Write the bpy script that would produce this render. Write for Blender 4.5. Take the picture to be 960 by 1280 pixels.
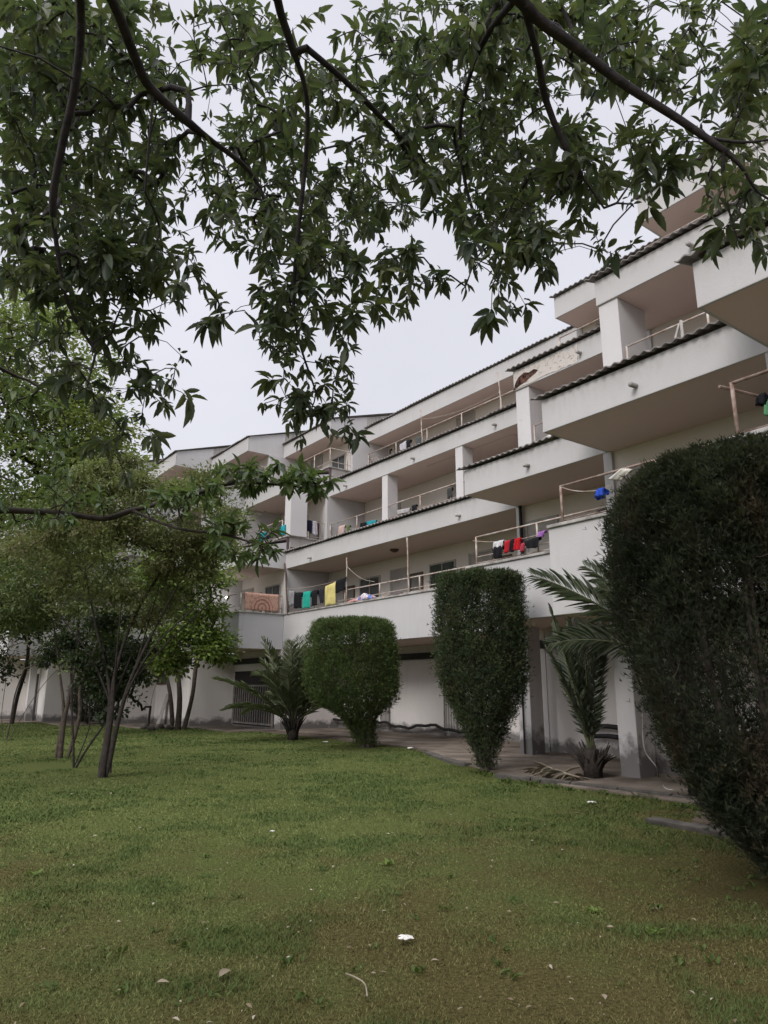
import bpy, math, random
import numpy as np
from mathutils import Vector
R_ = math.radians
scn = bpy.context.scene
for o in list(bpy.data.objects): bpy.data.objects.remove(o)

# ------------------------------------------------------------------ camera
EYE = 1.6
FPX, CX, CY = 890.0, 480.0, 640.0            # focal length and centre for a 960 x 1280 frame
PITCH = math.atan(220 / FPX)
cam = bpy.data.cameras.new('camera'); camo = bpy.data.objects.new('camera', cam)
scn.collection.objects.link(camo); scn.camera = camo
camo.location = (0, 0, EYE); camo.rotation_euler = (R_(90) + PITCH, 0, 0)
cam.sensor_fit = 'VERTICAL'; cam.sensor_height = 24.0; cam.lens = 24.0 * FPX / 1280.0
cam.clip_start = 0.05; cam.clip_end = 2000

# ------------------------------------------------------------------ sky, sun, exposure
SUN_EL, SUN_AZ = 35.0, 215.0                  # azimuth clockwise from +Y
w = bpy.data.worlds.new('World'); scn.world = w; w.use_nodes = True
nt = w.node_tree; nt.nodes.clear()
out = nt.nodes.new('ShaderNodeOutputWorld'); add = nt.nodes.new('ShaderNodeAddShader')
b1 = nt.nodes.new('ShaderNodeBackground'); b2 = nt.nodes.new('ShaderNodeBackground')
sky = nt.nodes.new('ShaderNodeTexSky'); sky.sky_type = 'NISHITA'; sky.sun_disc = False
sky.sun_elevation = R_(SUN_EL); sky.sun_rotation = R_(SUN_AZ); sky.dust_density = 3; sky.air_density = 1
nt.links.new(sky.outputs[0], b1.inputs[0]); b1.inputs[1].default_value = 0.008
tc = nt.nodes.new('ShaderNodeTexCoord'); sep = nt.nodes.new('ShaderNodeSeparateXYZ')
nt.links.new(tc.outputs['Generated'], sep.inputs[0])
ramp = nt.nodes.new('ShaderNodeValToRGB')     # overcast cloud layer: paler towards the zenith
ramp.color_ramp.elements[0].position = 0.0; ramp.color_ramp.elements[0].color = (0.46, 0.46, 0.497, 1)
ramp.color_ramp.elements[1].position = 1.0; ramp.color_ramp.elements[1].color = (2.9, 2.86, 2.9, 1)
e = ramp.color_ramp.elements.new(0.80); e.color = (0.47, 0.472, 0.518, 1)
nt.links.new(sep.outputs['Z'], ramp.inputs[0])
nz = nt.nodes.new('ShaderNodeTexNoise'); nz.inputs['Scale'].default_value = 2.2; nz.inputs['Detail'].default_value = 4
nt.links.new(tc.outputs['Generated'], nz.inputs[0])
mr = nt.nodes.new('ShaderNodeMapRange'); mr.inputs[1].default_value = 0.3; mr.inputs[2].default_value = 0.7
mr.inputs[3].default_value = 0.90; mr.inputs[4].default_value = 1.08
nt.links.new(nz.outputs[0], mr.inputs[0])
vm = nt.nodes.new('ShaderNodeVectorMath'); vm.operation = 'SCALE'
nt.links.new(ramp.outputs[0], vm.inputs[0]); nt.links.new(mr.outputs[0], vm.inputs['Scale'])
nt.links.new(vm.outputs[0], b2.inputs[0]); b2.inputs[1].default_value = 1.0
nt.links.new(b1.outputs[0], add.inputs[0]); nt.links.new(b2.outputs[0], add.inputs[1]); nt.links.new(add.outputs[0], out.inputs[0])

sl = bpy.data.lights.new('sun', 'SUN'); slo = bpy.data.objects.new('sun', sl); scn.collection.objects.link(slo)
sl.energy = 1.15; sl.angle = R_(25); sl.color = (1.0, 0.97, 0.93)
_d = Vector((math.sin(R_(SUN_AZ)) * math.cos(R_(SUN_EL)), math.cos(R_(SUN_AZ)) * math.cos(R_(SUN_EL)), math.sin(R_(SUN_EL))))
slo.rotation_euler = _d.to_track_quat('Z', 'Y').to_euler(); slo.location = (-20, -20, 40)

scn.view_settings.view_transform = 'Standard'; scn.view_settings.look = 'None'
scn.view_settings.exposure = 0.66; scn.view_settings.gamma = 1.0; scn.view_settings.use_curve_mapping = False
scn.render.engine = 'CYCLES'
cy = scn.cycles; cy.max_bounces = 7; cy.diffuse_bounces = 4; cy.glossy_bounces = 2; cy.transmission_bounces = 4
cy.transparent_max_bounces = 6; cy.use_denoising = True; cy.caustics_reflective = False; cy.caustics_refractive = False

# ------------------------------------------------------------------ frames of reference
AZ = math.atan(683 / math.hypot(FPX, 220))
DV = np.array([-math.sin(AZ), math.cos(AZ), 0.0])     # along the facade, away from the viewer
PV = np.array([math.cos(AZ), math.sin(AZ), 0.0])      # into the building
_F = np.array([0, math.cos(PITCH), math.sin(PITCH)]); _U = np.array([0, -math.sin(PITCH), math.cos(PITCH)]); _X = np.array([1.0, 0, 0])
def W(a, b, z): return PV * a + DV * b + np.array([0, 0, z])
def ray(x, y): return _F * FPX + _X * (x - CX) - _U * (y - CY)
def on_a(x, y, a):
    r = ray(x, y); t = a / (r @ PV); return float(t * (r @ DV)), float(t * r[2] + EYE)
def on_b(x, y, b):
    r = ray(x, y); t = b / (r @ DV); return float(t * (r @ PV)), float(t * r[2] + EYE)
def on_ground(x, y, z=0.0):
    r = ray(x, y); t = (z - EYE) / r[2]; return np.array([t * r[0], t * r[1], z])
def along(x, y, dist):                                 # point at a given distance from the viewpoint
    r = ray(x, y); return r / np.linalg.norm(r) * dist + np.array([0, 0, EYE])

# ------------------------------------------------------------------ object helpers
ORG = {}
def tag(o, label=None, cat=None, group=None, kind=None):
    if label: o['label'] = label
    if cat: o['category'] = cat
    if group: o['group'] = group
    if kind: o['kind'] = kind
    return o
def thing(name, loc, label, cat, group=None):
    o = bpy.data.objects.new(name, None); scn.collection.objects.link(o)
    o.empty_display_size = 0.2; o.location = tuple(loc); ORG[o.name] = np.array(loc, float)
    return tag(o, label, cat, group)
def link(name, me, mat, parent, loc=None):
    o = bpy.data.objects.new(name, me); scn.collection.objects.link(o)
    if mat: me.materials.append(mat)
    if parent is not None:
        o.parent = parent; ORG[o.name] = ORG[parent.name]
    else:
        loc = np.zeros(3) if loc is None else np.array(loc, float)
        o.location = tuple(loc); ORG[o.name] = loc
    return o
def fast_mesh(name, co, faces, n, rnd=None, org=None, smooth=False):
    """co (k,3), faces (m,n) constant n-gons"""
    co = np.asarray(co, np.float32)
    if org is not None: co = co - np.asarray(org, np.float32)
    faces = np.asarray(faces, np.int32).reshape(-1, n)
    me = bpy.data.meshes.new(name)
    me.vertices.add(len(co)); me.vertices.foreach_set('co', co.ravel())
    me.loops.add(faces.size); me.loops.foreach_set('vertex_index', faces.ravel())
    me.polygons.add(len(faces)); me.polygons.foreach_set('loop_start', np.arange(0, faces.size, n, dtype=np.int32))
    if smooth: me.polygons.foreach_set('use_smooth', np.ones(len(faces), bool))
    me.update(calc_edges=True)
    if rnd is not None:
        at = me.attributes.new('rnd', 'FLOAT', 'POINT'); at.data.foreach_set('value', np.asarray(rnd, np.float32))
    return me
class MB:
    def __init__(s): s.v = []; s.f = []
    def add(s, vs, fs):
        n = len(s.v); s.v += [tuple(map(float, q)) for q in vs]; s.f += [tuple(i + n for i in f) for f in fs]; return s
    def box(s, a0, a1, b0, b1, z0, z1):
        vs = [W(a, b, z) for z in (z0, z1) for (a, b) in ((a0, b0), (a1, b0), (a1, b1), (a0, b1))]
        return s.add(vs, [(0, 1, 2, 3), (4, 7, 6, 5), (0, 4, 5, 1), (1, 5, 6, 2), (2, 6, 7, 3), (3, 7, 4, 0)])
    def prism_b(s, prof, b0, b1):              # profile of (a, z) swept along the facade
        n = len(prof); vs = [W(a, b0, z) for a, z in prof] + [W(a, b1, z) for a, z in prof]
        return s.add(vs, [tuple(range(n))[::-1], tuple(range(n, 2 * n))] + [(i, (i + 1) % n, n + (i + 1) % n, n + i) for i in range(n)])
    def prism_a(s, prof, a0, a1):              # profile of (b, z) swept into the building
        n = len(prof); vs = [W(a0, b, z) for b, z in prof] + [W(a1, b, z) for b, z in prof]
        return s.add(vs, [tuple(range(n))[::-1], tuple(range(n, 2 * n))] + [(i, (i + 1) % n, n + (i + 1) % n, n + i) for i in range(n)])
    def prism_z(s, prof, z0, z1):              # profile of world (x, y) swept upwards
        n = len(prof); vs = [(x, y, z0) for x, y in prof] + [(x, y, z1) for x, y in prof]
        return s.add(vs, [tuple(range(n))[::-1], tuple(range(n, 2 * n))] + [(i, (i + 1) % n, n + (i + 1) % n, n + i) for i in range(n)])
    def tube(s, pts, rad, sides=6):
        pts = [np.array(q, float) for q in pts]
        if np.isscalar(rad): rad = [rad] * len(pts)
        n = len(pts); vs = []; fs = []
        ref = np.array([0.31, 0.17, 0.93])
        for i in range(n):
            t = pts[min(i + 1, n - 1)] - pts[max(i - 1, 0)]; L = np.linalg.norm(t); t = t / L if L > 1e-9 else np.array([0, 0, 1.0])
            u = np.cross(t, ref)
            if np.linalg.norm(u) < 0.05: u = np.cross(t, np.array([1.0, 0, 0]))
            u /= np.linalg.norm(u); v = np.cross(t, u)
            for k in range(sides):
                q = 2 * math.pi * k / sides; vs.append(pts[i] + rad[i] * (math.cos(q) * u + math.sin(q) * v))
        for i in range(n - 1):
            for k in range(sides):
                k2 = (k + 1) % sides; fs.append((i * sides + k, i * sides + k2, (i + 1) * sides + k2, (i + 1) * sides + k))
        fs.append(tuple(range(sides))[::-1]); fs.append(tuple((n - 1) * sides + k for k in range(sides)))
        return s.add(vs, fs)
    def build(s, name, mat, parent=None, loc=None, smooth=False, bevel=0.0):
        org = ORG[parent.name] if parent is not None else (np.zeros(3) if loc is None else np.array(loc, float))
        me = bpy.data.meshes.new(name); me.from_pydata([tuple(np.array(q) - org) for q in s.v], [], s.f); me.update()
        if smooth:
            me.polygons.foreach_set('use_smooth', np.ones(len(me.polygons), bool))
        o = link(name, me, mat, parent, loc)
        if bevel:
            m = o.modifiers.new('bevel', 'BEVEL'); m.width = bevel; m.segments = 2; m.limit_method = 'ANGLE'
        return o

# ------------------------------------------------------------------ materials
def newmat(name):
    m = bpy.data.materials.new(name); m.use_nodes = True; t = m.node_tree; t.nodes.clear()
    o = t.nodes.new('ShaderNodeOutputMaterial'); return m, t, o
def N(t, ty, **kw):
    n = t.nodes.new(ty)
    for k, v in kw.items(): setattr(n, k, v)
    return n
def noise(t, vec, scale, detail=4, rough=0.55):
    n = N(t, 'ShaderNodeTexNoise'); n.inputs['Scale'].default_value = scale; n.inputs['Detail'].default_value = detail
    n.inputs['Roughness'].default_value = rough
    t.links.new(vec, n.inputs['Vector']); return n.outputs[0]
def mapr(t, v, a, b, c=0.0, d=1.0):
    n = N(t, 'ShaderNodeMapRange'); t.links.new(v, n.inputs[0])
    for i, q in enumerate((a, b, c, d)): n.inputs[i + 1].default_value = q
    return n.outputs[0]
def mixc(t, fac, c1, c2):
    n = N(t, 'ShaderNodeMix', data_type='RGBA')
    for s, q in ((0, fac), (6, c1), (7, c2)):
        if isinstance(q, (int, float)): n.inputs[s].default_value = q
        elif isinstance(q, tuple): n.inputs[s].default_value = (*q, 1)
        else: t.links.new(q, n.inputs[s])
    return n.outputs[2]
def math2(t, op, a, b):
    n = N(t, 'ShaderNodeMath', operation=op)
    for i, q in enumerate((a, b)):
        if isinstance(q, (int, float)): n.inputs[i].default_value = q
        else: t.links.new(q, n.inputs[i])
    return n.outputs[0]
def scaled(t, vec, s):
    n = N(t, 'ShaderNodeVectorMath', operation='MULTIPLY'); t.links.new(vec, n.inputs[0]); n.inputs[1].default_value = s; return n.outputs[0]
def pos(t): return N(t, 'ShaderNodeNewGeometry').outputs['Position']
def pbr(t, o, col, rough=0.8, bump=None, bd=0.02, bs=0.4, spec=0.3, metal=0.0):
    p = N(t, 'ShaderNodeBsdfPrincipled')
    if isinstance(col, tuple): p.inputs['Base Color'].default_value = (*col, 1)
    else: t.links.new(col, p.inputs['Base Color'])
    if isinstance(rough, float): p.inputs['Roughness'].default_value = rough
    else: t.links.new(rough, p.inputs['Roughness'])
    p.inputs['Specular IOR Level'].default_value = spec; p.inputs['Metallic'].default_value = metal
    if bump is not None:
        b = N(t, 'ShaderNodeBump'); b.inputs['Strength'].default_value = bs; b.inputs['Distance'].default_value = bd
        t.links.new(bump, b.inputs['Height']); t.links.new(b.outputs[0], p.inputs['Normal'])
    t.links.new(p.outputs[0], o.inputs[0]); return p
def m_plain(name, c1, c2=None, scale=3.0, rough=0.75, bumps=40.0, bd=0.004, spec=0.3, metal=0.0):
    m, t, o = newmat(name); P = pos(t)
    c2 = c2 or tuple(q * 0.75 for q in c1)
    col = mixc(t, mapr(t, noise(t, P, scale), 0.35, 0.65), c1, c2)
    pbr(t, o, col, rough, noise(t, P, bumps, 3), bd, 0.5, spec, metal); return m
def m_wall(name, base, grime, streak=0.35, low=None, ledges=()):
    """painted render with rain streaks, patchy grime, a dirty foot and soot under ledges"""
    m, t, o = newmat(name); P = pos(t)
    sp = N(t, 'ShaderNodeSeparateXYZ'); t.links.new(P, sp.inputs[0]); Z = sp.outputs[2]
    st = mapr(t, noise(t, scaled(t, P, (3.5, 3.5, 0.35)), 1.6, 6, 0.6), 0.50, 0.78, 0, streak)
    pt = mapr(t, noise(t, P, 0.8, 5), 0.45, 0.75, 0, 0.22)
    fac = math2(t, 'MAXIMUM', st, pt)
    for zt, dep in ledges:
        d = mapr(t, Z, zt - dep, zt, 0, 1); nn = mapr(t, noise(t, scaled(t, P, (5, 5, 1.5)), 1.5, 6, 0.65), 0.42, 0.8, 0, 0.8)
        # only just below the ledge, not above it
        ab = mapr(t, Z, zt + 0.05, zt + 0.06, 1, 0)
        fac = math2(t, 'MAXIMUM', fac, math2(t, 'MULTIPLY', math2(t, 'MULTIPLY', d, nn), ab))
    col = mixc(t, fac, base, grime)
    if low:
        f = math2(t, 'ADD', mapr(t, Z, 0.15, low, 1.0, 0.0), mapr(t, noise(t, P, 3.0, 6, 0.65), 0.3, 0.7, -0.45, 0.35))
        f = mapr(t, f, 0.25, 0.8, 0, 0.85)
        col = mixc(t, f, col, (0.10, 0.095, 0.09))
    pbr(t, o, col, 0.85, noise(t, P, 25, 5), 0.006, 0.5, 0.2); return m
def m_leaf(name, c1, c2, c3, trans=0.3, rough=0.5, spec=0.3, patch=None, patch_scale=0.6, pt=(.45, .65)):
    """leaf colour varies leaf by leaf (attribute) plus slow variety through the crown"""
    m, t, o = newmat(name)
    at = N(t, 'ShaderNodeAttribute', attribute_name='rnd')
    P = pos(t)
    r = N(t, 'ShaderNodeValToRGB'); r.color_ramp.elements[0].color = (*c1, 1); r.color_ramp.elements[1].color = (*c3, 1)
    q = r.color_ramp.elements.new(0.5); q.color = (*c2, 1)
    t.links.new(at.outputs['Fac'], r.inputs[0]); col = r.outputs[0]
    if patch: col = mixc(t, mapr(t, noise(t, P, patch_scale, 4), *pt), col, patch)
    p = N(t, 'ShaderNodeBsdfPrincipled'); t.links.new(col, p.inputs['Base Color']); p.inputs['Roughness'].default_value = rough
    p.inputs['Specular IOR Level'].default_value = spec
    tr = N(t, 'ShaderNodeBsdfTranslucent')
    tcol = mixc(t, 0.5, col, (0.10, 0.15, 0.02)); t.links.new(tcol, tr.inputs[0])
    mx = N(t, 'ShaderNodeMixShader'); mx.inputs[0].default_value = trans
    t.links.new(p.outputs[0], mx.inputs[1]); t.links.new(tr.outputs[0], mx.inputs[2]); t.links.new(mx.outputs[0], o.inputs[0])
    return m

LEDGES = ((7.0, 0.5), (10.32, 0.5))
M = {}
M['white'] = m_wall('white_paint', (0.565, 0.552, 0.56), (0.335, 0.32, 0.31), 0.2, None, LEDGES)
M['white_low'] = m_wall('white_paint_ground_floor', (0.78, 0.74, 0.725), (0.55, 0.51, 0.48), 0.25, 0.5)
M['column'] = m_wall('white_paint_column', (0.64, 0.62, 0.63), (0.40, 0.38, 0.36), 0.2, 1.0)
M['recess'] = m_wall('cream_gallery_paint', (0.76, 0.705, 0.665), (0.58, 0.53, 0.49), 0.2)
M['soffit'] = m_wall('ceiling_warm_bounce', (0.78, 0.625, 0.575), (0.66, 0.52, 0.47), 0.1)  # white ceilings, with the warm ground bounce mixed into their colour
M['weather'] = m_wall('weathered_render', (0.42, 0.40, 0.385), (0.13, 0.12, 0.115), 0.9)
M['tile'] = m_plain('corrugated_sheet', (0.17, 0.155, 0.15), (0.27, 0.25, 0.24), 5.0, 0.9)
M['tile_red'] = m_plain('brown_corrugated_sheet', (0.16, 0.115, 0.12), (0.10, 0.075, 0.078), 4.0, 0.9)
M['concrete'] = m_plain('worn_concrete', (0.235, 0.195, 0.162), (0.095, 0.075, 0.058), 1.1, 0.95, 26, 0.02)
M['coping'] = m_plain('stained_coping', (0.50, 0.48, 0.46), (0.24, 0.22, 0.21), 3.5, 0.9, 40, 0.006)
M['rail'] = m_plain('pale_rail_paint', (0.60, 0.56, 0.53), (0.36, 0.25, 0.19), 6.0, 0.55)
M['rust'] = m_plain('rusty_steel', (0.40, 0.32, 0.28), (0.20, 0.12, 0.09), 9.0, 0.8)
M['dark'] = m_plain('black_rubber_and_shade', (0.018, 0.017, 0.018), (0.03, 0.028, 0.028), 8.0, 0.6)
M['frame'] = m_plain('dull_aluminium', (0.50, 0.48, 0.46), (0.38, 0.36, 0.34), 5.0, 0.45)
M['brownframe'] = m_plain('brown_wood_paint', (0.16, 0.10, 0.075), (0.10, 0.065, 0.05), 7.0, 0.6)
M['door'] = m_plain('grey_door_paint', (0.45, 0.42, 0.40), (0.36, 0.33, 0.31), 2.0, 0.6)
M['gate'] = m_plain('grey_gate_paint', (0.30, 0.29, 0.28), (0.20, 0.17, 0.15), 6.0, 0.55)
M['bark'] = m_plain('bark', (0.052, 0.042, 0.036), (0.024, 0.02, 0.019), 14.0, 0.95, 60, 0.01)
M['bark_pale'] = m_plain('smooth_pale_bark', (0.105, 0.082, 0.065), (0.045, 0.036, 0.03), 12.0, 0.9, 45, 0.008)
M['twig'] = m_plain('grey_brown_twig', (0.13, 0.105, 0.09), (0.07, 0.055, 0.047), 14.0, 0.95, 60, 0.006)
M['bark_dark'] = m_plain('dark_limb_bark', (0.055, 0.047, 0.050), (0.026, 0.023, 0.026), 16.0, 0.95, 60, 0.01)
M['paper'] = m_plain('white_paper', (0.78, 0.77, 0.74), (0.6, 0.58, 0.55), 20, 0.8)
M['soil'] = m_plain('bare_soil', (0.13, 0.10, 0.075), (0.075, 0.058, 0.045), 3.0, 1.0, 35, 0.02)
M['stone'] = m_plain('grey_stone', (0.12, 0.108, 0.096), (0.06, 0.055, 0.05), 4.0, 0.9, 20, 0.01)
M['lead'] = m_plain('dry_frond', (0.34, 0.29, 0.22), (0.2, 0.16, 0.12), 6.0, 0.9)
def m_glass(name, c):
    m, t, o = newmat(name); pbr(t, o, mixc(t, noise(t, pos(t), 1.2, 2), c, tuple(q * 2.2 for q in c)), 0.08, None, spec=0.6); return m
M['glass'] = m_glass('dark_window_glass', (0.035, 0.04, 0.04))
M['curtain'] = m_glass('curtained_window_glass', (0.14, 0.135, 0.125))
_cloth = {}
def cloth_mat(c):
    if c not in _cloth:
        m, t, o = newmat('cloth'); P = pos(t)
        pbr(t, o, mixc(t, mapr(t, noise(t, P, 4, 3), 0.35, 0.65), c, tuple(q * 0.78 for q in c)), 0.9, noise(t, P, 90, 2), 0.002, 0.4, 0.1)
        _cloth[c] = m
    return _cloth[c]

# ------------------------------------------------------------------ ground
LAWN_EDGE = [(-30, 6.5), (0, 7.6), (5.0, 8.1), (5.4, 9.9), (7.0, 10.15), (9.5, 9.95), (10.6, 10.5), (13.6, 12.0), (16, 12.75), (23, 12.9), (29.6, 12.6),
             (30.2, 11.0), (33.8, 10.8), (34.3, 9.0), (38.0, 8.9), (38.6, 7.0), (42.3, 6.9), (42.9, 5.0), (70, 4.8)]
_eb = np.array([q[0] for q in LAWN_EDGE]); _ea = np.array([q[1] for q in LAWN_EDGE])
def lawn_edge(b): return np.interp(b, _eb, _ea)

def lawn_colour(t, blades):
    """green turf with tan worn patches; shared by the ground sheet and the blades standing on it"""
    P = pos(t)
    big = noise(t, scaled(t, P, (1, 1, 0)), 0.33, 3, 0.5)
    mid = noise(t, scaled(t, P, (1, 1, 0)), 1.25, 6, 0.68)
    fine = noise(t, scaled(t, P, (1, 1, 0)), 38.0, 6, 0.75)
    sp = N(t, 'ShaderNodeSeparateXYZ'); t.links.new(P, sp.inputs[0])
    far = mapr(t, sp.outputs[1], 4.0, 12.0, 0.09, -0.16)          # the near lawn is browner than the far lawn
    right = mapr(t, sp.outputs[0], -1.0, 4.0, -0.05, 0.10)
    f = math2(t, 'ADD', math2(t, 'ADD', math2(t, 'MULTIPLY', big, 0.45), math2(t, 'MULTIPLY', mid, 0.55)), math2(t, 'ADD', far, right))
    f = mapr(t, f, 0.41, 0.59)
    fine = mapr(t, fine, 0.36, 0.64)
    if blades:
        at = N(t, 'ShaderNodeAttribute', attribute_name='rnd').outputs['Fac']
        g = mixc(t, at, (0.060, 0.086, 0.022), (0.225, 0.250, 0.094)); br = mixc(t, at, (0.060, 0.056, 0.019), (0.205, 0.180, 0.076))
    else:
        g = mixc(t, fine, (0.040, 0.056, 0.015), (0.125, 0.142, 0.048)); br = mixc(t, fine, (0.042, 0.037, 0.014), (0.130, 0.110, 0.046))
    return mixc(t, f, g, br), P
m, t, o = newmat('turf'); c, P = lawn_colour(t, False)
pbr(t, o, c, 1.0, noise(t, P, 28, 5, 0.7), 0.03, 0.8, 0.05); M['turf'] = m
m, t, o = newmat('grass_blades'); c, P = lawn_colour(t, True)
lu_ = N(t, 'ShaderNodeAttribute', attribute_name='lush').outputs['Fac']; c = mixc(t, mapr(t, lu_, .52, .72, 0, .75), c, (0.070, 0.112, 0.032))
p_ = pbr(t, o, c, 0.7, None, spec=0.12); M['blades'] = m

g = MB(); n_ = 60
xs = np.concatenate([[-400, -150], np.linspace(-60, 60, n_), [150, 400]])
vs = [(x, y, 0.0) for y in xs for x in xs]; k_ = len(xs)
g.add(vs, [(j * k_ + i, j * k_ + i + 1, (j + 1) * k_ + i + 1, (j + 1) * k_ + i) for j in range(k_ - 1) for i in range(k_ - 1)])
tag(g.build('ground', M['turf']), kind='structure')

# bare soil bed between lawn and building
bs = np.linspace(-6, 50, 57); bed = MB(); rr = random.Random(3)
L = [W(float(lawn_edge(b)) + rr.uniform(-.12, .12), b, 0.006) for b in bs]
Rr = [W(24, b, 0.006) for b in bs]
bed.add(L + Rr, [(i, len(bs) + i, len(bs) + i + 1, i + 1) for i in range(len(bs) - 1)])
tag(bed.build('soil_bed', M['soil']), kind='structure')

# worn bare spots under the clipped bushes and the small trees
BARE = [((3.5, 6.0), 1.25), (tuple(on_ground(607, 966)[:2]), .75), (tuple(on_ground(60, 958)[:2]), 1.0), (tuple(on_ground(441, 936)[:2]), .7), (tuple(on_ground(115, 962)[:2]), .6)]
# ------------------------------------------------------------------ the building
UW = 4.27; BM0 = 12.75; STEP = 1.95; AM = 14.0
ZD = (3.09, 4.45); ZC = (6.33, 6.98); ZB = (9.70, 10.29); ZR = (12.62, 13.30)
SILL2, SILL3 = 7.74, 11.12
# units: (front a at first floor, b0, b1)
units = [(AM, BM0 + k * UW, BM0 + (k + 1) * UW) for k in range(3)]
right = [(AM - STEP * (k + 1), BM0 - (k + 1) * UW, BM0 - k * UW) for k in range(4)]
left = [(AM - STEP * (k + 1), BM0 + (3 + k) * UW, BM0 + (4 + k) * UW) for k in range(5)]
rng = random.Random(11)
bld = thing('apartment_building', W(15, 17, 0), 'long white four storey apartment block with stepped balconies and corrugated roof edges', 'building')

def corrugated(mb, a0, z0, a1, z1, b0, b1, pitch=0.19, amp=0.021, th=0.022, seed=0, raw=True):
    r = random.Random(seed); n = int((b1 - b0) / pitch * 8)
    rows = []
    sh = {}
    for (a, z, fr) in ((a0, z0, 1), ((a0 + a1) / 2, (z0 + z1) / 2, 0), (a1, z1, 0)):
        rt = []; rb = []
        for i in range(n + 1):
            b = b0 + (b1 - b0) * i / n; k = int((b - b0) / 0.95)
            if k not in sh: sh[k] = (r.uniform(-.035, .02), r.uniform(-.008, .012))
            da, dz = sh[k] if fr else (0, sh[k][1])
            wv = amp * math.sin(2 * math.pi * b / pitch)
            rt.append(W(a + da, b, z + dz + wv)); rb.append(W(a + da, b, z + dz + wv - th))
        rows.append((rt, rb))
    m_ = n + 1; vs = []
    for rt, rb in rows: vs += rt + rb
    fs = []
    for j in range(2):
        o0 = j * 2 * m_; o1 = (j + 1) * 2 * m_
        for i in range(n):
            fs.append((o0 + i, o0 + i + 1, o1 + i + 1, o1 + i)); fs.append((o0 + m_ + i, o1 + m_ + i, o1 + m_ + i + 1, o0 + m_ + i + 1))
    for i in range(n): fs.append((i, m_ + i, m_ + i + 1, i + 1))
    mb.add(vs, fs)

def railing(a, b0, b1, z0, z1, posts=2.1, mid=True, low=True, ret=None, mat='rail', nm='railing'):
    mb = MB(); r = 0.022
    mb.tube([W(a, b0, z1), W(a, b1, z1)], r)
    if mid: mb.tube([W(a, b0, z0 + (z1 - z0) * .30), W(a, b1, z0 + (z1 - z0) * .30)], 0.013)
    if low: mb.tube([W(a, b0, z0 + (z1 - z0) * .08), W(a, b1, z0 + (z1 - z0) * .08)], 0.012)
    n = max(1, round((b1 - b0) / posts))
    for i in range(n + 1):
        b = b0 + (b1 - b0) * i / n; b = min(max(b, b0 + .02), b1 - .02); mb.tube([W(a, b, z0), W(a, b, z1)], 0.026)
    if ret is not None:                        # return along the side of the balcony
        bb, a1 = ret
        mb.tube([W(a, bb, z1), W(a1, bb, z1)], r); mb.tube([W(a, bb, z0 + (z1 - z0) * .3), W(a1, bb, z0 + (z1 - z0) * .3)], 0.013)
        for q in np.linspace(a, a1, 3)[1:]: mb.tube([W(q, bb, z0), W(q, bb, z1)], 0.022)
    return mb.build(nm, M[mat], bld, smooth=True)

def window(a, b, z, wd, ht, mats=('frame', 'glass'), split=1):
    """a framed opening set on a back wall facing the court"""
    fr = MB(); t_ = 0.055
    fr.box(a - .05, a + .03, b - wd / 2, b + wd / 2, z, z + t_); fr.box(a - .05, a + .03, b - wd / 2, b + wd / 2, z + ht - t_, z + ht)
    fr.box(a - .05, a + .03, b - wd / 2, b - wd / 2 + t_, z + t_, z + ht - t_); fr.box(a - .05, a + .03, b + wd / 2 - t_, b + wd / 2, z + t_, z + ht - t_)
    for k in range(split):
        q = b - wd / 2 + wd * (k + 1) / (split + 1); fr.box(a - .045, a + .02, q - .022, q + .022, z + t_, z + ht - t_)
    f = fr.build('window', M[mats[0]], bld)
    MB().box(a - .022, a - .008, b - wd / 2 + t_, b + wd / 2 - t_, z + t_, z + ht - t_).build('pane', M[mats[1]], f)
    return f
def door(a, b, z, wd=0.95, ht=2.1, mat='door'):
    mb = MB(); mb.box(a - .03, a - .006, b - wd / 2, b + wd / 2, z, z + ht)
    d = mb.build('door', M[mat], bld)
    f = MB(); f.box(a - .05, a - .004, b - wd / 2 - .07, b - wd / 2 - .003, z, z + ht + .07); f.box(a - .05, a - .004, b + wd / 2 + .003, b + wd / 2 + .07, z, z + ht + .07)
    f.box(a - .05, a - .004, b - wd / 2 - .003, b + wd / 2 + .003, z + ht + .003, z + ht + .07); f.build('door_frame', M['frame'], d)
    MB().tube([W(a - .08, b + wd * .38, z + 1.0), W(a - .08, b + wd * .30, z + 1.0)], 0.014).build('handle', M['frame'], d)

def spout(a, b, z):
    mb = MB(); mb.tube([W(a + .1, b, z), W(a - .16, b, z - .02)], 0.045, 10); mb.tube([W(a - .155, b, z - .02), W(a - .165, b, z - .0205)], 0.034, 10)
    mb.build('drain_spout', M['coping'], bld, smooth=True)

def front_band(nm, a, b0, b1, z0, z1, th=0.05):
    return MB().box(a, a + th, b0, b1, z0, z1).build(nm, M['white'], bld, bevel=0.012)

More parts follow.
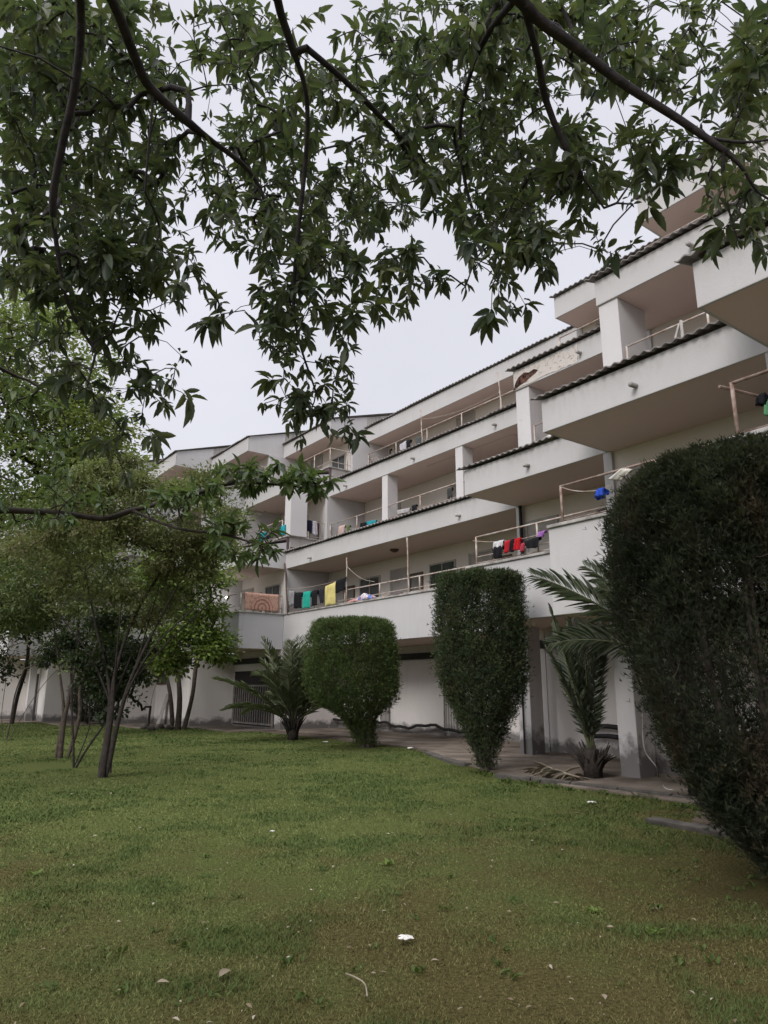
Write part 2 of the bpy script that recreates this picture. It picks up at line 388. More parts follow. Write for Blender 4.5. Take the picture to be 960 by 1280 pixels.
groups = [('main', units[0][0], units[0][1], units[-1][2])] + [('right', *q) for q in right] + [('left', *q) for q in left]
seed = 0
for side, a, b0, b1 in groups:
    seed += 1; e0 = 0.0
    # --- first floor parapet, coping and soffit
    zd0 = 2.86 if side == 'right' and a < 11 else ZD[0]
    front_band('parapet', a, b0, b1, zd0, ZD[1], .18)
    MB().box(a - .05, a + .23, b0 - (.05 if side == 'left' else 0), b1, ZD[1] + .002, ZD[1] + .06).build('coping', M['coping'], bld, bevel=.01)
    MB().box(a + .183, a + 3.4, b0 + .003, b1 - .003, zd0 + .006, zd0 + .16).build('soffit', M['soffit'], bld)
    # --- second and third floor bands with corrugated skirts, then the roof
    for (zz, sh, sill, depth) in ((ZC, 0.0, SILL2, 2.25), (ZB, 2.0, SILL3, 2.2)):
        A = a + sh
        front_band('fascia', A, b0, b1, zz[0], zz[1])
        MB().box(A + .053, A + depth + 1.4, b0 + .003, b1 - .003, zz[0] + .006, zz[0] + .14).build('soffit', M['soffit'], bld)
        sk = MB(); corrugated(sk, A - .13, zz[1] + .055, A + 1.95, zz[1] + .60, b0 - (0 if side != 'right' else 0), b1 + (.16 if side != 'left' else 0), seed=seed * 7 + int(sh))
        sk.build('skirt_roof', M['tile'], bld)
        # plinth of the balcony above, with a pale sill on it
        pl = MB(); pl.box(A + 1.97, A + 2.1, b0, b1, zz[1] + .1, sill - .06); pl.build('balcony_plinth', M['tile_red'] if side == 'left' else M['white'], bld)
        MB().box(A + 1.93, A + 2.18, b0 - (.04 if side == 'left' else 0), b1, sill - .058, sill).build('sill', M['coping'], bld, bevel=.01)
        if side == 'left':      # gable end of the skirt and side of the balcony, seen from the court
            ge = MB(); ge.prism_b([(A + .053, zz[0] + .002), (A + 2.15, zz[0] + .002), (A + 2.15, zz[1] + .50), (A + .053, zz[1] + .02)], b0 + .001, b0 + .04)
            ge.build('skirt_gable', M['white'], bld)
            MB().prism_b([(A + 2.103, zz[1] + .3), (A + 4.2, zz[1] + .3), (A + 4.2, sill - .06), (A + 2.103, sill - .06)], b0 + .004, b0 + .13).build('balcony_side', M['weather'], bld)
            MB().box(A + 2.19, A + 4.1, b0 - .04, b0 + .2, sill - .056, sill + .002).build('sill', M['coping'], bld, bevel=.01)
        if side == 'right' or side == 'main':
            ge = MB(); ge.prism_b([(A + .053, zz[0] + .002), (A + 2.15, zz[0] + .002), (A + 2.15, zz[1] + .50), (A + .053, zz[1] + .02)], b1 - .04, b1 - .004)
            ge.build('skirt_gable', M['white'], bld)
    if side == 'left':
        MB().box(a + .183, a + 1.95, b0 + .002, b0 + .17, ZD[0], ZD[1]).build('parapet_return', M['white'], bld)
        MB().box(a + .233, a + 1.9, b0 - .05, b0 + .2, ZD[1] + .002, ZD[1] + .058).build('coping', M['coping'], bld, bevel=.01)
    A = a + 4.0
    front_band('roof_fascia', A, b0, b1, ZR[0], ZR[1])
    MB().box(A + .053, A + 2.2, b0 + .003, b1 - .003, ZR[0] + .006, ZR[0] + .12).build('soffit', M['soffit'], bld)
    rf = MB(); corrugated(rf, A - .10, ZR[1] + .05, A + 6.0, ZR[1] + .05 + 6.1 * .305, b0 - (.08 if side == 'left' else 0), b1 + (.08 if side != 'left' else 0), seed=seed * 7 + 5)
    rf.build('roof', M['tile'], bld)
    if side == 'left':
        MB().prism_b([(A + .053, ZR[0] + .002), (A + 2.0, ZR[0] + .002), (A + 2.0, ZR[1] + .60), (A + .053, ZR[1] + .05)], b0 + .001, b0 + .05).build('roof_gable', M['white'], bld)
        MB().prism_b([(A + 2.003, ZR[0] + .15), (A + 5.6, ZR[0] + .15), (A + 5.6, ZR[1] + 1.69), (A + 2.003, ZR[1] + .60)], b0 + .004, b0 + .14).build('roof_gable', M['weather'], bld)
    else:
        MB().prism_b([(A + .053, ZR[0] + .002), (A + 5.6, ZR[0] + .002), (A + 5.6, ZR[1] + 1.69), (A + .053, ZR[1] + .05)], b1 - .05, b1 - .004).build('roof_gable', M['white'], bld)
    # --- back walls of the galleries
    for (aw, z0, z1) in ((a + 2.05, ZD[0] + .17, ZC[0] + .005), (a + 3.9, ZC[0] + .15, ZB[0] + .005), (a + 5.2, ZB[0] + .15, ZR[0] + .005)):
        MB().box(aw, aw + .15, b0, b1, z0, z1).build('gallery_wall', M['recess'], bld)
    # floors of the galleries
    MB().box(a + .2, a + 2.04, b0 + .004, b1 - .004, ZD[0] + .5, ZD[0] + .62).build('gallery_floor', M['concrete'], bld)
    MB().box(a + 2.11, a + 3.89, b0 + .15, b1 - .15, ZC[0] + .55, ZC[0] + .67).build('gallery_floor', M['concrete'], bld)
    MB().box(a + 4.11, a + 5.19, b0 + .15, b1 - .15, ZB[0] + .55, ZB[0] + .67).build('gallery_floor', M['concrete'], bld)
    # --- ground floor wall, set back below the first floor
    GR = 1.9 if side == 'left' else 2.65
    MB().box(a + GR, a + GR + .15, b0, b1, -.1, zd0 + .004).build('ground_floor_wall', M['white_low'], bld)
    MB().box(a + GR - .14, a + GR - .004, b0, b1, 2.6, 2.82).build('duct_shadow_gap', M['dark'], bld)  # black box stands in for the shadow gap and duct above the wall

# cross walls at each step of the plan: they start at the farther of the two fronts
bounds = [(right[k][2], max(right[k][0], (units[0] if k == 0 else right[k - 1])[0])) for k in range(4)] + \
         [(left[k][1], max(left[k][0], (units[0] if k == 0 else left[k - 1])[0])) for k in range(5)]
for b, a in bounds:
    rt = b < 13
    MB().box(a + .02, a + 2.04, b - .1, b + .1, ZD[0] + .63, ZC[0]).build('cross_wall', M['white'], bld)
    MB().box(a + 1.9, a + 3.89, b - .1, b + .1, ZC[0] + .68, ZB[0] + .003).build('cross_wall', M['white'], bld)
    MB().box(a + 3.2, a + 5.19, b - .1, b + .1, ZB[0] + .68, ZR[0]).build('cross_wall', M['white'], bld)
    MB().box(a - .05 if not rt else a + .68, a + 2.66, b - .08, b + .08, -.1, 3.06).build('ground_cross_wall', M['white_low'], bld)
    # column at the front corner of the stepping unit, second floor
    af = a - STEP + 2.05
    MB().box(af, af + (1.0 if rt else .8), b - .5 + (.38 if not rt else 0), b - .02 + (.4 if not rt else 0), SILL2 + .003, ZB[0] + .003).build('column', M['column'], bld, bevel=.012)
    if rt:  # ground floor column under the step, tall and stained at the foot
        MB().box(a - .35, a + .12, b - .42, b - .02, -.1, ZD[0] + .004).build('column', M['column'], bld, bevel=.015)
for b in (BM0 + UW, BM0 + 2 * UW):
    MB().box(AM + 2.03, AM + 2.53, b, b + .36, SILL2 + .003, ZB[0] + .003).build('column', M['column'], bld, bevel=.012)

# railings
railing(AM + .09, BM0 + .1, units[-1][2] - .12, ZD[1] + .06, 5.0, 2.1)
railing(AM + 2.06, BM0 + .5, units[-1][2] - .12, SILL2, 8.44, 2.0)
railing(AM + 4.05, BM0 + .1, units[-1][2] - .12, SILL3, 12.04, 2.1, mid=False)
for a, b0, b1 in left:
    railing(a + .09, b0 + .08, b1 - .14, ZD[1] + .06, 5.22, 2.0, ret=(b0 + .08, a + 1.9))
    railing(a + 2.06, b0 + .55, b1 - .14, SILL2, 8.5, 1.8)
    railing(a + 4.06, b0 + .06, b1 - .14, SILL3, 12.0, 1.4, ret=(b0 + .06, a + 5.9))
    rt_ = MB(); rt_.tube([W(a + 2.5, b0 + .08, 8.5), W(a + 3.95, b0 + .08, 8.5)], .02); rt_.tube([W(a + 2.5, b0 + .08, 7.85), W(a + 3.95, b0 + .08, 7.85)], .016); rt_.tube([W(a + 3.93, b0 + .08, 7.74), W(a + 3.93, b0 + .08, 8.5)], .02)
    rt_.build('railing', M['rail'], bld)
for i, (a, b0, b1) in enumerate(right):
    railing(a + .09, b0 + .05, b1 - .25, ZD[1] + .06, 5.22, 2.1, mid=(i == 0), mat='rail' if i == 0 else 'rust')
    railing(a + 2.06, b0 + .1, b1 - .6, SILL2, 8.5, 2.1, mid=False)
    railing(a + 4.06, b0 + .1, b1 - .05, SILL3, 11.95, 2.1, mid=False)

# spouts on the bands
for (x, y, a) in ((795, 482, 10.1), (661, 582, 12.05), (865, 307, 12.1), (620, 531, 16), (518, 573, 16), (433.5, 607, 16), (575, 644, 14), (389, 697, 14), (726, 441, 14.05), (388, 798, 14)):
    b, z = on_a(x, y, a); spout(a, b, z)

# windows and doors at the back of the galleries
for side, a, b0, b1 in groups:
    nU = max(1, round((b1 - b0) / UW))
    for k in range(nU):
        q = b0 + k * UW
        # first floor
        window(a + 2.05, q + 1.15, 4.55, 1.35, 1.25, ('frame', 'glass'), 1)
        window(a + 2.05, q + 2.55, 4.55, .72, 1.05, ('brownframe', 'curtain'), 0)
        door(a + 2.05, q + 3.55, 3.72)
        # second floor
        window(a + 3.9, q + 1.0, 7.75, .8, .95, ('brownframe', 'curtain'), 0)
        door(a + 3.9, q + 2.1, 7.01)
        window(a + 3.9, q + 3.35, 7.75, .95, .95, ('frame', 'glass'), 1)
        # third floor
        window(a + 5.2, q + 1.1, 11.1, 1.15, 1.0, ('frame', 'glass'), 1)
        door(a + 5.2, q + 3.1, 10.4)
# ceiling lamp over the main first floor gallery and black downpipe beside the step
lx, ly, lz_ = 0, 0, ZC[0]
lb0, _ = on_a(493, 686, AM + 1.0); mb = MB(); c0 = W(AM + 1.0, lb0, ZC[0]); mb.tube([c0, c0 - [0, 0, .05], c0 - [0, 0, .1]], [.16, .15, .07], 12); mb.build('ceiling_lamp', M['brownframe'], bld)
mb = MB(); mb.tube([W(AM - .05, BM0 - .12, ZD[0] + .7), W(AM - .05, BM0 - .12, ZC[0])], .045, 8); mb.build('downpipe', M['dark'], bld)
mb = MB(); mb.tube([W(AM - .40, BM0 - .22, 0.05), W(AM - .40, BM0 - .22, ZD[0])], .022, 6); mb.build('downpipe', M['dark'], bld)
# openings in the far ground floor walls, behind the small trees
aw_ = left[1][0] + 1.9; bw_, _ = on_a(203, 845, aw_); window(aw_, bw_, 1.75, 1.1, .95, ('brownframe', 'glass'), 1)
aw_ = left[3][0] + 1.9; bw_, _ = on_a(42, 870, aw_)
MB().box(aw_ - .03, aw_ - .004, bw_ - .75, bw_ + .75, .05, 2.3).build('doorway_shade', M['dark'], bld)  # flat black sheet, the shade inside the opening put into its colour
MB().box(aw_ - .5, aw_ - .2, bw_ - 1.2, bw_ - .9, 0, 3.08).build('column', M['column'], bld)
# the peeling end of the third floor band on the unit right of the main front
pa, pb = right[0][0] + 2.0, BM0
pl = MB(); r = random.Random(4); prof = []
for i in range(14): prof.append((pb - .02 - i * 2.2 / 13, ZB[0] + .04 + r.uniform(-.02, .03)))
for i in range(14): prof.append((pb - 2.25 + i * 2.2 / 13 + r.uniform(-.03, .03), ZB[1] - .05 - (0.09 if 0 < i < 3 else 0) + r.uniform(-.03, .01)))
pl.prism_a(prof, pa - .012, pa + .01)
m, t, o = newmat('peeling_plaster'); P = pos(t)
spk = mapr(t, noise(t, scaled(t, P, (1, 1, 2.6)), 9, 6, 0.75), 0.58, 0.70)
pbr(t, o, mixc(t, spk, (0.62, 0.57, 0.54), (0.13, 0.09, 0.075)), 0.95, spk, 0.03, 0.8, 0.1)
po = pl.build('peeling_plaster', m, bld); po['label'] = 'patch of peeling plaster at the end of a balcony band'
m, t, o = newmat('broken_brick'); P = pos(t)
pbr(t, o, mixc(t, mapr(t, noise(t, P, 9, 4), .4, .6), (0.17, 0.085, 0.065), (0.02, 0.016, 0.016)), 0.95, noise(t, P, 12, 4), 0.05, 1.0, 0.1)
hb = MB(); hb.prism_a([(pb - .10, 9.92), (pb - .2, 10.03), (pb - .42, 10.11), (pb - .6, 10.04), (pb - .78, 10.08), (pb - .92, 10.0), (pb - .8, 9.93), (pb - .62, 9.88), (pb - .5, 9.83), (pb - .25, 9.78), (pb + .0, 9.71)], pa - .02, pa + .02)
hb.build('exposed_brick', m, bld)
# raised patch on the soffit of the main second floor gallery
MB().box(AM + 2.6, AM + 3.3, 15.2, 19.6, ZB[0] - .02, ZB[0] + .004).build('ceiling_panel', M['soffit'], bld)

# walkway along the foot of the building
wk = MB()
for side, a, b0, b1 in groups:
    wk.box(a - .15, a + (1.9 if side == 'left' else 2.65), b0, b1, -.2, .035)
tag(wk.build('path', M['concrete'], bevel=.01), kind='structure')
ap = MB(); prof = [(10.1, 9.3), (12.6, 8.9), (12.6, 12.6), (13.85, 12.8), (13.85, 20), (13.1, 20), (12.9, 16), (12.1, 14), (11.2, 12.6), (10.9, 11.7)]
ap.prism_z([tuple(W(a, b, 0)[:2]) for a, b in prof], -.1, .03)
tag(ap.build('pavement', M['concrete']), kind='structure')

# ------------------------------------------------------------------ small things of the ground floor
# gate
ga = AM - STEP + 1.9 - .06
gb1, gz = on_a(292, 860, ga); gb0, _ = on_a(342, 860, ga)
gt = thing('metal_gate', W(ga, gb0, .09), 'grey vertical bar gate in the shaded ground floor wall beside the palm', 'gate')
mb = MB(); mb.box(ga - .03, ga + .03, gb0, gb0 + .07, .1, 1.75); mb.box(ga - .03, ga + .03, gb1 - .07, gb1, .1, 1.75)
mb.box(ga - .025, ga + .025, gb0 + .07, gb1 - .07, .15, .22); mb.box(ga - .025, ga + .025, gb0 + .07, gb1 - .07, 1.66, 1.73); mb.build('gate_frame', M['gate'], gt)
mb = MB()
for i in range(18):
    q = gb0 + .1 + (gb1 - gb0 - .2) * i / 17; mb.box(ga - .018, ga + .018, q - .022, q + .022, .222, 1.658)
mb.build('bars', M['gate'], gt)
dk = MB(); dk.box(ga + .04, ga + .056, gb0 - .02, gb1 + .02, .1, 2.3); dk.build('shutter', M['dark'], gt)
# vertical slatted screens between wall bays
def screen(x0, x1, y, label):
    a = AM + 2.65 - .05; bb1, _ = on_a(x0, y, a); bb0, _ = on_a(x1, y, a)
    t_ = thing('slatted_screen', W(a, bb0, .09), label, 'screen', 'slatted metal screens on the ground floor wall')
    mb = MB(); mb.box(a - .02, a + .02, bb0, bb0 + .05, .15, 2.6); mb.box(a - .02, a + .02, bb1 - .05, bb1, .15, 2.6); mb.box(a - .02, a + .02, bb0 + .05, bb1 - .05, 2.54, 2.6); mb.build('frame', M['gate'], t_)
    mb = MB()
    for i in range(5): q = bb0 + .09 + (bb1 - bb0 - .18) * i / 4; mb.box(a - .012, a + .012, q - .02, q + .02, .15, 2.535)
    mb.build('slats', M['frame'], t_)
screen(476, 487, 880, 'narrow slatted metal screen beside the round topped clipped bush')
screen(555, 572, 890, 'slatted metal screen partly behind the tall clipped bush')
# black service pipe running along the wall foot
pw = MB(); pts = []
for i in range(40):
    b = 24.5 - 9.5 * i / 39; pts.append(W(AM + 2.4 + .03 * math.sin(i), b + 1.2, .30 + .07 * math.sin(i * .55) + .03 * math.sin(i * 1.7)))
pw.tube(pts, .05, 8)
tag(pw.build('service_pipe', M['dark'], loc=W(AM + 1.25, 20, .09), smooth=True), 'sagging black pipe running along the foot of the long wall', 'pipe')
for zz, lb in ((.72, 'upper black pipe on the wall behind the upright palm'), (.50, 'lower black pipe on the wall behind the upright palm')):
    b0_, _ = on_a(790, 920, right[0][0] + 2.5); b1_, _ = on_a(742, 920, right[0][0] + 2.5)
    pw = MB(); pw.tube([W(right[0][0] + 2.5, b0_ - .6 + (b1_ - b0_ + .6) * i / 8, zz + .015 * math.sin(i * 1.3)) for i in range(9)], .055, 8)
    tag(pw.build('wall_pipe', M['dark'], loc=W(right[0][0] + 2.5, b0_, .09), smooth=True), lb, 'pipe')
# white hose by the column
hs = MB(); hp = []
for (x, y, a) in ((803, 890, 11.6), (804, 925, 11.6), (808, 942, 11.6), (820, 958, 11.5)):
    b, z = on_a(x, y, a); hp.append(W(a, b, z))
for (x, y) in ((824, 972), (831, 985), (842, 988)): hp.append(on_ground(x, y, .03))
def smooth_path(pts, n=6):
    pts = [np.array(q) for q in pts]; out_ = []
    for i in range(len(pts) - 1):
        p0, p1, p2, p3 = pts[max(i - 1, 0)], pts[i], pts[i + 1], pts[min(i + 2, len(pts) - 1)]
        for k in range(n):
            u = k / n; out_.append(.5 * ((2 * p1) + (-p0 + p2) * u + (2 * p0 - 5 * p1 + 4 * p2 - p3) * u * u + (-p0 + 3 * p1 - 3 * p2 + p3) * u ** 3))
    return out_ + [pts[-1]]
hs.tube(smooth_path(hp), .014, 6)
tag(hs.build('hose', M['coping'], loc=hp[-1], smooth=True), 'thin white hose hanging by the stained column and trailing on the ground', 'hose')
# kerb stones
kb = MB()
def kerb(pts, w_=.14, h=.12):
    for i in range(len(pts) - 1):
        p0, p1 = np.array(pts[i]), np.array(pts[i + 1]); n = max(1, int(np.linalg.norm(p1 - p0) / .8))
        for k in range(n):
            q0 = p0 + (p1 - p0) * (k + .01) / n; q1 = p0 + (p1 - p0) * (k + .985) / n
            dv = (q1 - q0)[:2]; dv = dv / np.linalg.norm(dv); nv = np.array([-dv[1], dv[0]]) * w_ / 2
            j = rr.uniform(-.012, .012)
            kb.prism_z([tuple(q0[:2] - nv), tuple(q1[:2] - nv), tuple(q1[:2] + nv), tuple(q0[:2] + nv)], -.1, h + j)
kerb([W(9.95, 9.9, 0), W(10.12, 8.3, 0), W(10.25, 5.6, 0)], .12, .07)
kerb([W(8.25, 5.6, 0), W(8.1, 3.6, 0)], .2, .05)
kerb([W(12.1, 14.4, 0), W(11.0, 12.2, 0), W(10.85, 11.6, 0)], .2, .06)
tag(kb.build('kerb', M['stone'], bevel=.015), kind='structure')

# ------------------------------------------------------------------ poles, lines and laundry
def pole(x0, y0, x1, y1, a, label, mat='rail', r=.026):
    b0, z0 = on_a(x0, y0, a); b1, z1 = on_a(x1, y1, a)
    mb = MB(); n = 5; q = [W(a + .01 * math.sin(i * 2.1), b0 + (b1 - b0) * i / n, z0 + (z1 - z0) * i / n) for i in range(n + 1)]
    mb.tube(q, r, 7)
    tag(mb.build('clothes_pole', M[mat], loc=q[0], smooth=True), label, 'pole'); return q
pole(433, 753, 433.5, 697, AM + .02, 'slim pale pole on the first floor parapet beside the yellow towel')
pole(511, 745, 509, 672, AM + .02, 'tall pale pole rising from the first floor parapet to the ceiling')
pole(360, 768, 356, 704, AM - .04, 'dark leaning pole at the inner corner of the first floor parapet', 'brownframe', .03)
pole(528, 556, 526, 513, AM + 4.0, 'pale pole on the top floor balcony beside the hanging shirts')
pole(628, 515, 622, 466, AM + 4.0, 'tilted pale pole on the top floor balcony near the peeling band')
def line(pts, label, r=.008, mat='rail', sag=.08):
    mb = MB(); q = []
    for i in range(len(pts) - 1):
        for k in range(6):
            u = k / 6; q.append(pts[i] + (pts[i + 1] - pts[i]) * u - np.array([0, 0, sag * 4 * u * (1 - u)]))
    q.append(pts[-1]); mb.tube(q, r, 5)
    return tag(mb.build('clothesline', M[mat], loc=q[0]), label, 'clothesline')
def pa_(x, y, a): b, z = on_a(x, y, a); return W(a, b, z)
line([pa_(357, 736, AM - .04), pa_(434, 722, AM + .02)], 'washing line holding the teal and yellow towels', sag=.1)
line([pa_(526, 524, AM + 4.0), pa_(624, 490, AM + 4.0)], 'sagging line between the two top floor poles', sag=.22)
line([pa_(434, 708, AM + .02), pa_(450, 722, AM + .05), pa_(468, 727, AM + .09)], 'slack cord tied from the slim pole down to the railing', sag=.03)
line([pa_(591, 676, right[0][0]), pa_(692, 662, right[0][0])], 'line above the parapet holding the red and black clothes', sag=.12)
line([pa_(702, 609, right[1][0]), pa_(735, 614, right[1][0]), pa_(764, 606, right[1][0])], 'knotted line below the rusty rail holding a blue peg bag', sag=.03)

def cloth(name, quad, a, c, label, cat, group=None, fold=.05, seed=0, thick=.012, mat=None, n=14):
    """quad: image corners top-left, top-right, bottom-right, bottom-left of a cloth hanging at depth a; hangs over a line with a short back flap"""
    r = random.Random(seed + 17); P4 = [np.array(on_a(x, y, a)) for x, y in quad]
    ph = [r.uniform(0, 6.28) for _ in range(4)]; fr = r.uniform(1.5, 2.6)
    rows = 14; vs = []
    for j in range(rows + 1):
        v = j / rows
        for i in range(n + 1):
            u = i / n
            if j < 3: vv = (3 - j) * .10      # back flap hanging behind the line
            else: vv = (j - 3) / (rows - 3)
            q = (P4[0] * (1 - u) + P4[1] * u) * (1 - vv) + (P4[3] * (1 - u) + P4[2] * u) * vv
            dep = fold * (math.sin(2 * math.pi * fr * u + ph[0] + vv * 1.2) * .5 + .3 * math.sin(2 * math.pi * fr * 2.3 * u + ph[1])) * (.3 + vv)
            off = .04 - .0 if j < 3 else -.025 * min(1, vv * 6)
            jit = (.03 * math.sin(ph[2] + 7 * u) * vv) * abs(P4[3][1] - P4[0][1])
            vs.append(W(a + dep + off, q[0], q[1] + jit))
    fs = [(j * (n + 1) + i, j * (n + 1) + i + 1, (j + 1) * (n + 1) + i + 1, (j + 1) * (n + 1) + i) for j in range(rows) for i in range(n)]
    mb = MB(); mb.add(vs, fs); o = mb.build(name, mat or cloth_mat(c), loc=vs[len(vs) // 2], smooth=True)
    s = o.modifiers.new('thick', 'SOLIDIFY'); s.thickness = thick
    return tag(o, label, cat, group)
BLK = (0.018, 0.018, 0.022); RED = (0.45, 0.025, 0.035); TEAL = (0.03, 0.42, 0.33); CYAN = (0.02, 0.36, 0.42); YEL = (0.70, 0.60, 0.24)
GRY = (0.30, 0.30, 0.31); WHT = (0.72, 0.71, 0.74); PUR = (0.36, 0.16, 0.48); GRN = (0.12, 0.17, 0.06); PNK = (0.55, 0.30, 0.28)
aD = AM - .02
lg = 'laundry on the first floor washing line'
cloth('shirt', [(361, 738), (368, 739), (369, 756), (362, 757)], aD, GRY, 'grey shirt hanging first on the line beside the leaning pole', 'shirt', lg, seed=1)
cloth('shirt', [(369, 741), (378, 740.5), (378, 760), (369, 760)], aD, BLK, 'black shirt hanging between the grey shirt and the teal towel', 'shirt', lg, seed=2)
cloth('towel', [(380, 740), (389, 739), (389, 759.5), (379, 761)], aD, TEAL, 'teal towel hanging on the first floor washing line', 'towel', lg, seed=3, fold=.03)
cloth('trousers', [(390.5, 739), (398, 737), (397, 756), (390, 758)], aD, BLK, 'black trousers hanging beside the teal towel', 'trousers', lg, seed=4)
cloth('shirt', [(399, 737), (406, 734.5), (406, 752), (400, 755)], aD, (0.03, 0.03, 0.04), 'black shirt hanging beside the yellow towel', 'shirt', lg, seed=5)
cloth('towel', [(407, 733), (420, 727.5), (420, 755), (407, 758)], aD, YEL, 'long yellow towel hanging on the first floor washing line', 'towel', lg, seed=6, fold=.03)
cloth('shirt', [(421, 726), (433, 721), (432.5, 736), (421, 742)], aD, BLK, 'black shirt hanging highest on the line next to the slim pole', 'shirt', lg, seed=7)
# carpet over the side railing of the first left unit
m, t, o = newmat('patterned_carpet'); tcn = N(t, 'ShaderNodeTexCoord')
sp = N(t, 'ShaderNodeSeparateXYZ'); t.links.new(tcn.outputs['Object'], sp.inputs[0])
P = tcn.outputs['Object']
rad = N(t, 'ShaderNodeVectorMath', operation='LENGTH'); sh_ = N(t, 'ShaderNodeVectorMath', operation='ADD'); t.links.new(P, sh_.inputs[0]); sh_.inputs[1].default_value = (0, 0, .28); t.links.new(sh_.outputs[0], rad.inputs[0])
rv = rad.outputs['Value']
ring = math2(t, 'MULTIPLY', math2(t, 'GREATER_THAN', math2(t, 'SINE', math2(t, 'MULTIPLY', rv, 42), 0), .45), math2(t, 'LESS_THAN', rv, .48))
spots = mapr(t, noise(t, P, 14, 2), .55, .6)
fac = math2(t, 'MAXIMUM', ring, math2(t, 'MULTIPLY', spots, .6))
pbr(t, o, mixc(t, fac, (0.58, 0.36, 0.28), (0.33, 0.15, 0.12)), 1.0, noise(t, P, 60, 2), .004, .5, .05)
M['carpet'] = m
cb = left[0][1] + .05; vs = []; n = 20
for j in range(13):
    for i in range(n + 1):
        u = i / n; aa = left[0][0] + .22 + u * 1.5; v = j / 12
        if j < 3: z_ = 5.24 - (3 - j) * .08; bb = cb + .07
        else: z_ = 5.25 - (j - 3) / 9 * .68; bb = cb - .035
        vs.append(W(aa, bb + .012 * math.sin(9 * u + 2 * v), z_ - .015 * math.sin(3 * u)))
mb = MB(); mb.add(vs, [(j * (n + 1) + i, j * (n + 1) + i + 1, (j + 1) * (n + 1) + i + 1, (j + 1) * (n + 1) + i) for j in range(12) for i in range(n)])
co = mb.build('carpet', M['carpet'], loc=W(left[0][0] + .97, cb, 4.95), smooth=True); co.modifiers.new('thick', 'SOLIDIFY').thickness = .015
tag(co, 'peach carpet with an arch pattern hung over the corner railing', 'carpet')
# heap of bedding on the parapet, flowers
def heap(name, x0, x1, y, a, z0, h, c, label, cat, seed=0, dep=.22, mat=None):
    r = random.Random(seed); b1, _ = on_a(x0, y, a); b0, _ = on_a(x1, y, a); vs = []; n = 16; k = 9
    for i in range(n + 1):
        u = i / n
        for j in range(k):
            q = math.pi * j / (k - 1); hh = h * (math.sin(math.pi * min(max(u, .02), .98)) ** .5) * (1 + .35 * math.sin(9 * u + seed) * math.sin(5 * u + 2 * q))
            vs.append(W(a - dep * math.cos(q) * (.8 + .2 * math.sin(7 * u)), b0 + (b1 - b0) * u, z0 + hh * math.sin(q) + .01 * r.random()))
    fs = [(i * k + j, i * k + j + 1, (i + 1) * k + j + 1, (i + 1) * k + j) for i in range(n) for j in range(k - 1)] + [((i + 1) * k, (i + 1) * k + k - 1, i * k + k - 1, i * k) for i in range(n)]
    fs += [tuple(range(k)), tuple(n * k + j for j in range(k))[::-1]]
    mb = MB(); mb.add(vs, fs)
    return tag(mb.build(name, mat or cloth_mat(c), loc=W(a, (b0 + b1) / 2, z0), smooth=True), label, cat)
m, t, o = newmat('printed_blanket'); P = pos(t)
cc = mixc(t, mapr(t, noise(t, P, 6, 3), .5, .55), (0.65, 0.62, 0.66), (0.12, 0.2, 0.5)); cc = mixc(t, mapr(t, noise(t, scaled(t, P, (1.3, 1.1, 1)), 7, 2), .58, .62), cc, (0.55, 0.18, 0.2))
pbr(t, o, cc, .95, noise(t, P, 30, 3), .01, .5, .05)
heap('blanket', 437, 452, 750, AM + .09, ZD[1] + .06, .13, PNK, 'pink cloth bundled on the parapet right of the slim pole', 'blanket', 3, .16)
heap('blanket', 448, 468, 746, AM + .09, ZD[1] + .06, .24, WHT, 'white blue and red printed blanket bundled on the parapet', 'blanket', 5, .17, m)
heap('sheet', 487, 505, 741, AM + .09, ZD[1] + .06, .10, (0.16, 0.13, 0.13), 'dark folded sheet on the parapet near the tall pole', 'sheet', 8, .15)
heap('sack', 668, 702, 556, right[0][0] + .35, 7.06, .20, (0.60, 0.56, 0.53), 'pale sack slumped on the corrugated edge beside the white column', 'sack', 9, .30)
# second floor
a2 = AM + 2.03
cloth('towel', [(434, 657), (438, 656.5), (438, 664), (434, 665)], a2, GRN, 'olive green towel over the second floor railing', 'towel', seed=11, fold=.02)
cloth('towel', [(424, 658), (432, 656), (430, 668), (424, 669)], a2, (0.60, 0.45, 0.42), 'pale pink towel over the second floor railing left of the olive one', 'towel', seed=12, fold=.03)
cloth('shirt', [(451, 654), (458, 653), (458, 659), (451, 660)], a2, BLK, 'black top on the second floor railing beside the turquoise cloth', 'shirt', seed=13)
cloth('towel', [(458.5, 652), (471, 650), (471, 655), (459, 657)], a2, (0.03, 0.30, 0.36), 'turquoise cloth over the second floor railing under a window', 'cloth', seed=14)
cloth('shirt', [(515, 632), (521, 630.5), (521.5, 638), (515.5, 639)], a2, BLK, 'small black top hanging near the second white column', 'shirt', seed=15)
cloth('shirt', [(560, 611), (566, 609), (566.5, 620), (561, 624)], a2, (0.06, 0.06, 0.06), 'dark top hanging just left of the second white column', 'shirt', seed=16)
cloth('sheet', [(497, 638), (513, 635), (512, 640), (498, 643)], a2, (0.45, 0.43, 0.44), 'grey sheet sagging over the second floor railing', 'sheet', seed=17, fold=.03)
al = left[0][0] + 2.02
cloth('towel', [(352, 658), (357, 656), (357, 668), (351, 670)], al, CYAN, 'cyan towel on the second floor railing touching the corner column', 'towel', seed=21, fold=.02)
cloth('shirt', [(333, 670), (342, 667), (342, 672), (332, 675)], al, BLK, 'black clothes over the railing between two cyan towels', 'clothes', seed=22)
cloth('towel', [(325, 667), (333, 665.5), (331, 675), (324, 677)], al, (0.02, 0.30, 0.38), 'cyan towel leftmost on the second floor railing, behind leaves', 'towel', seed=23, fold=.03)
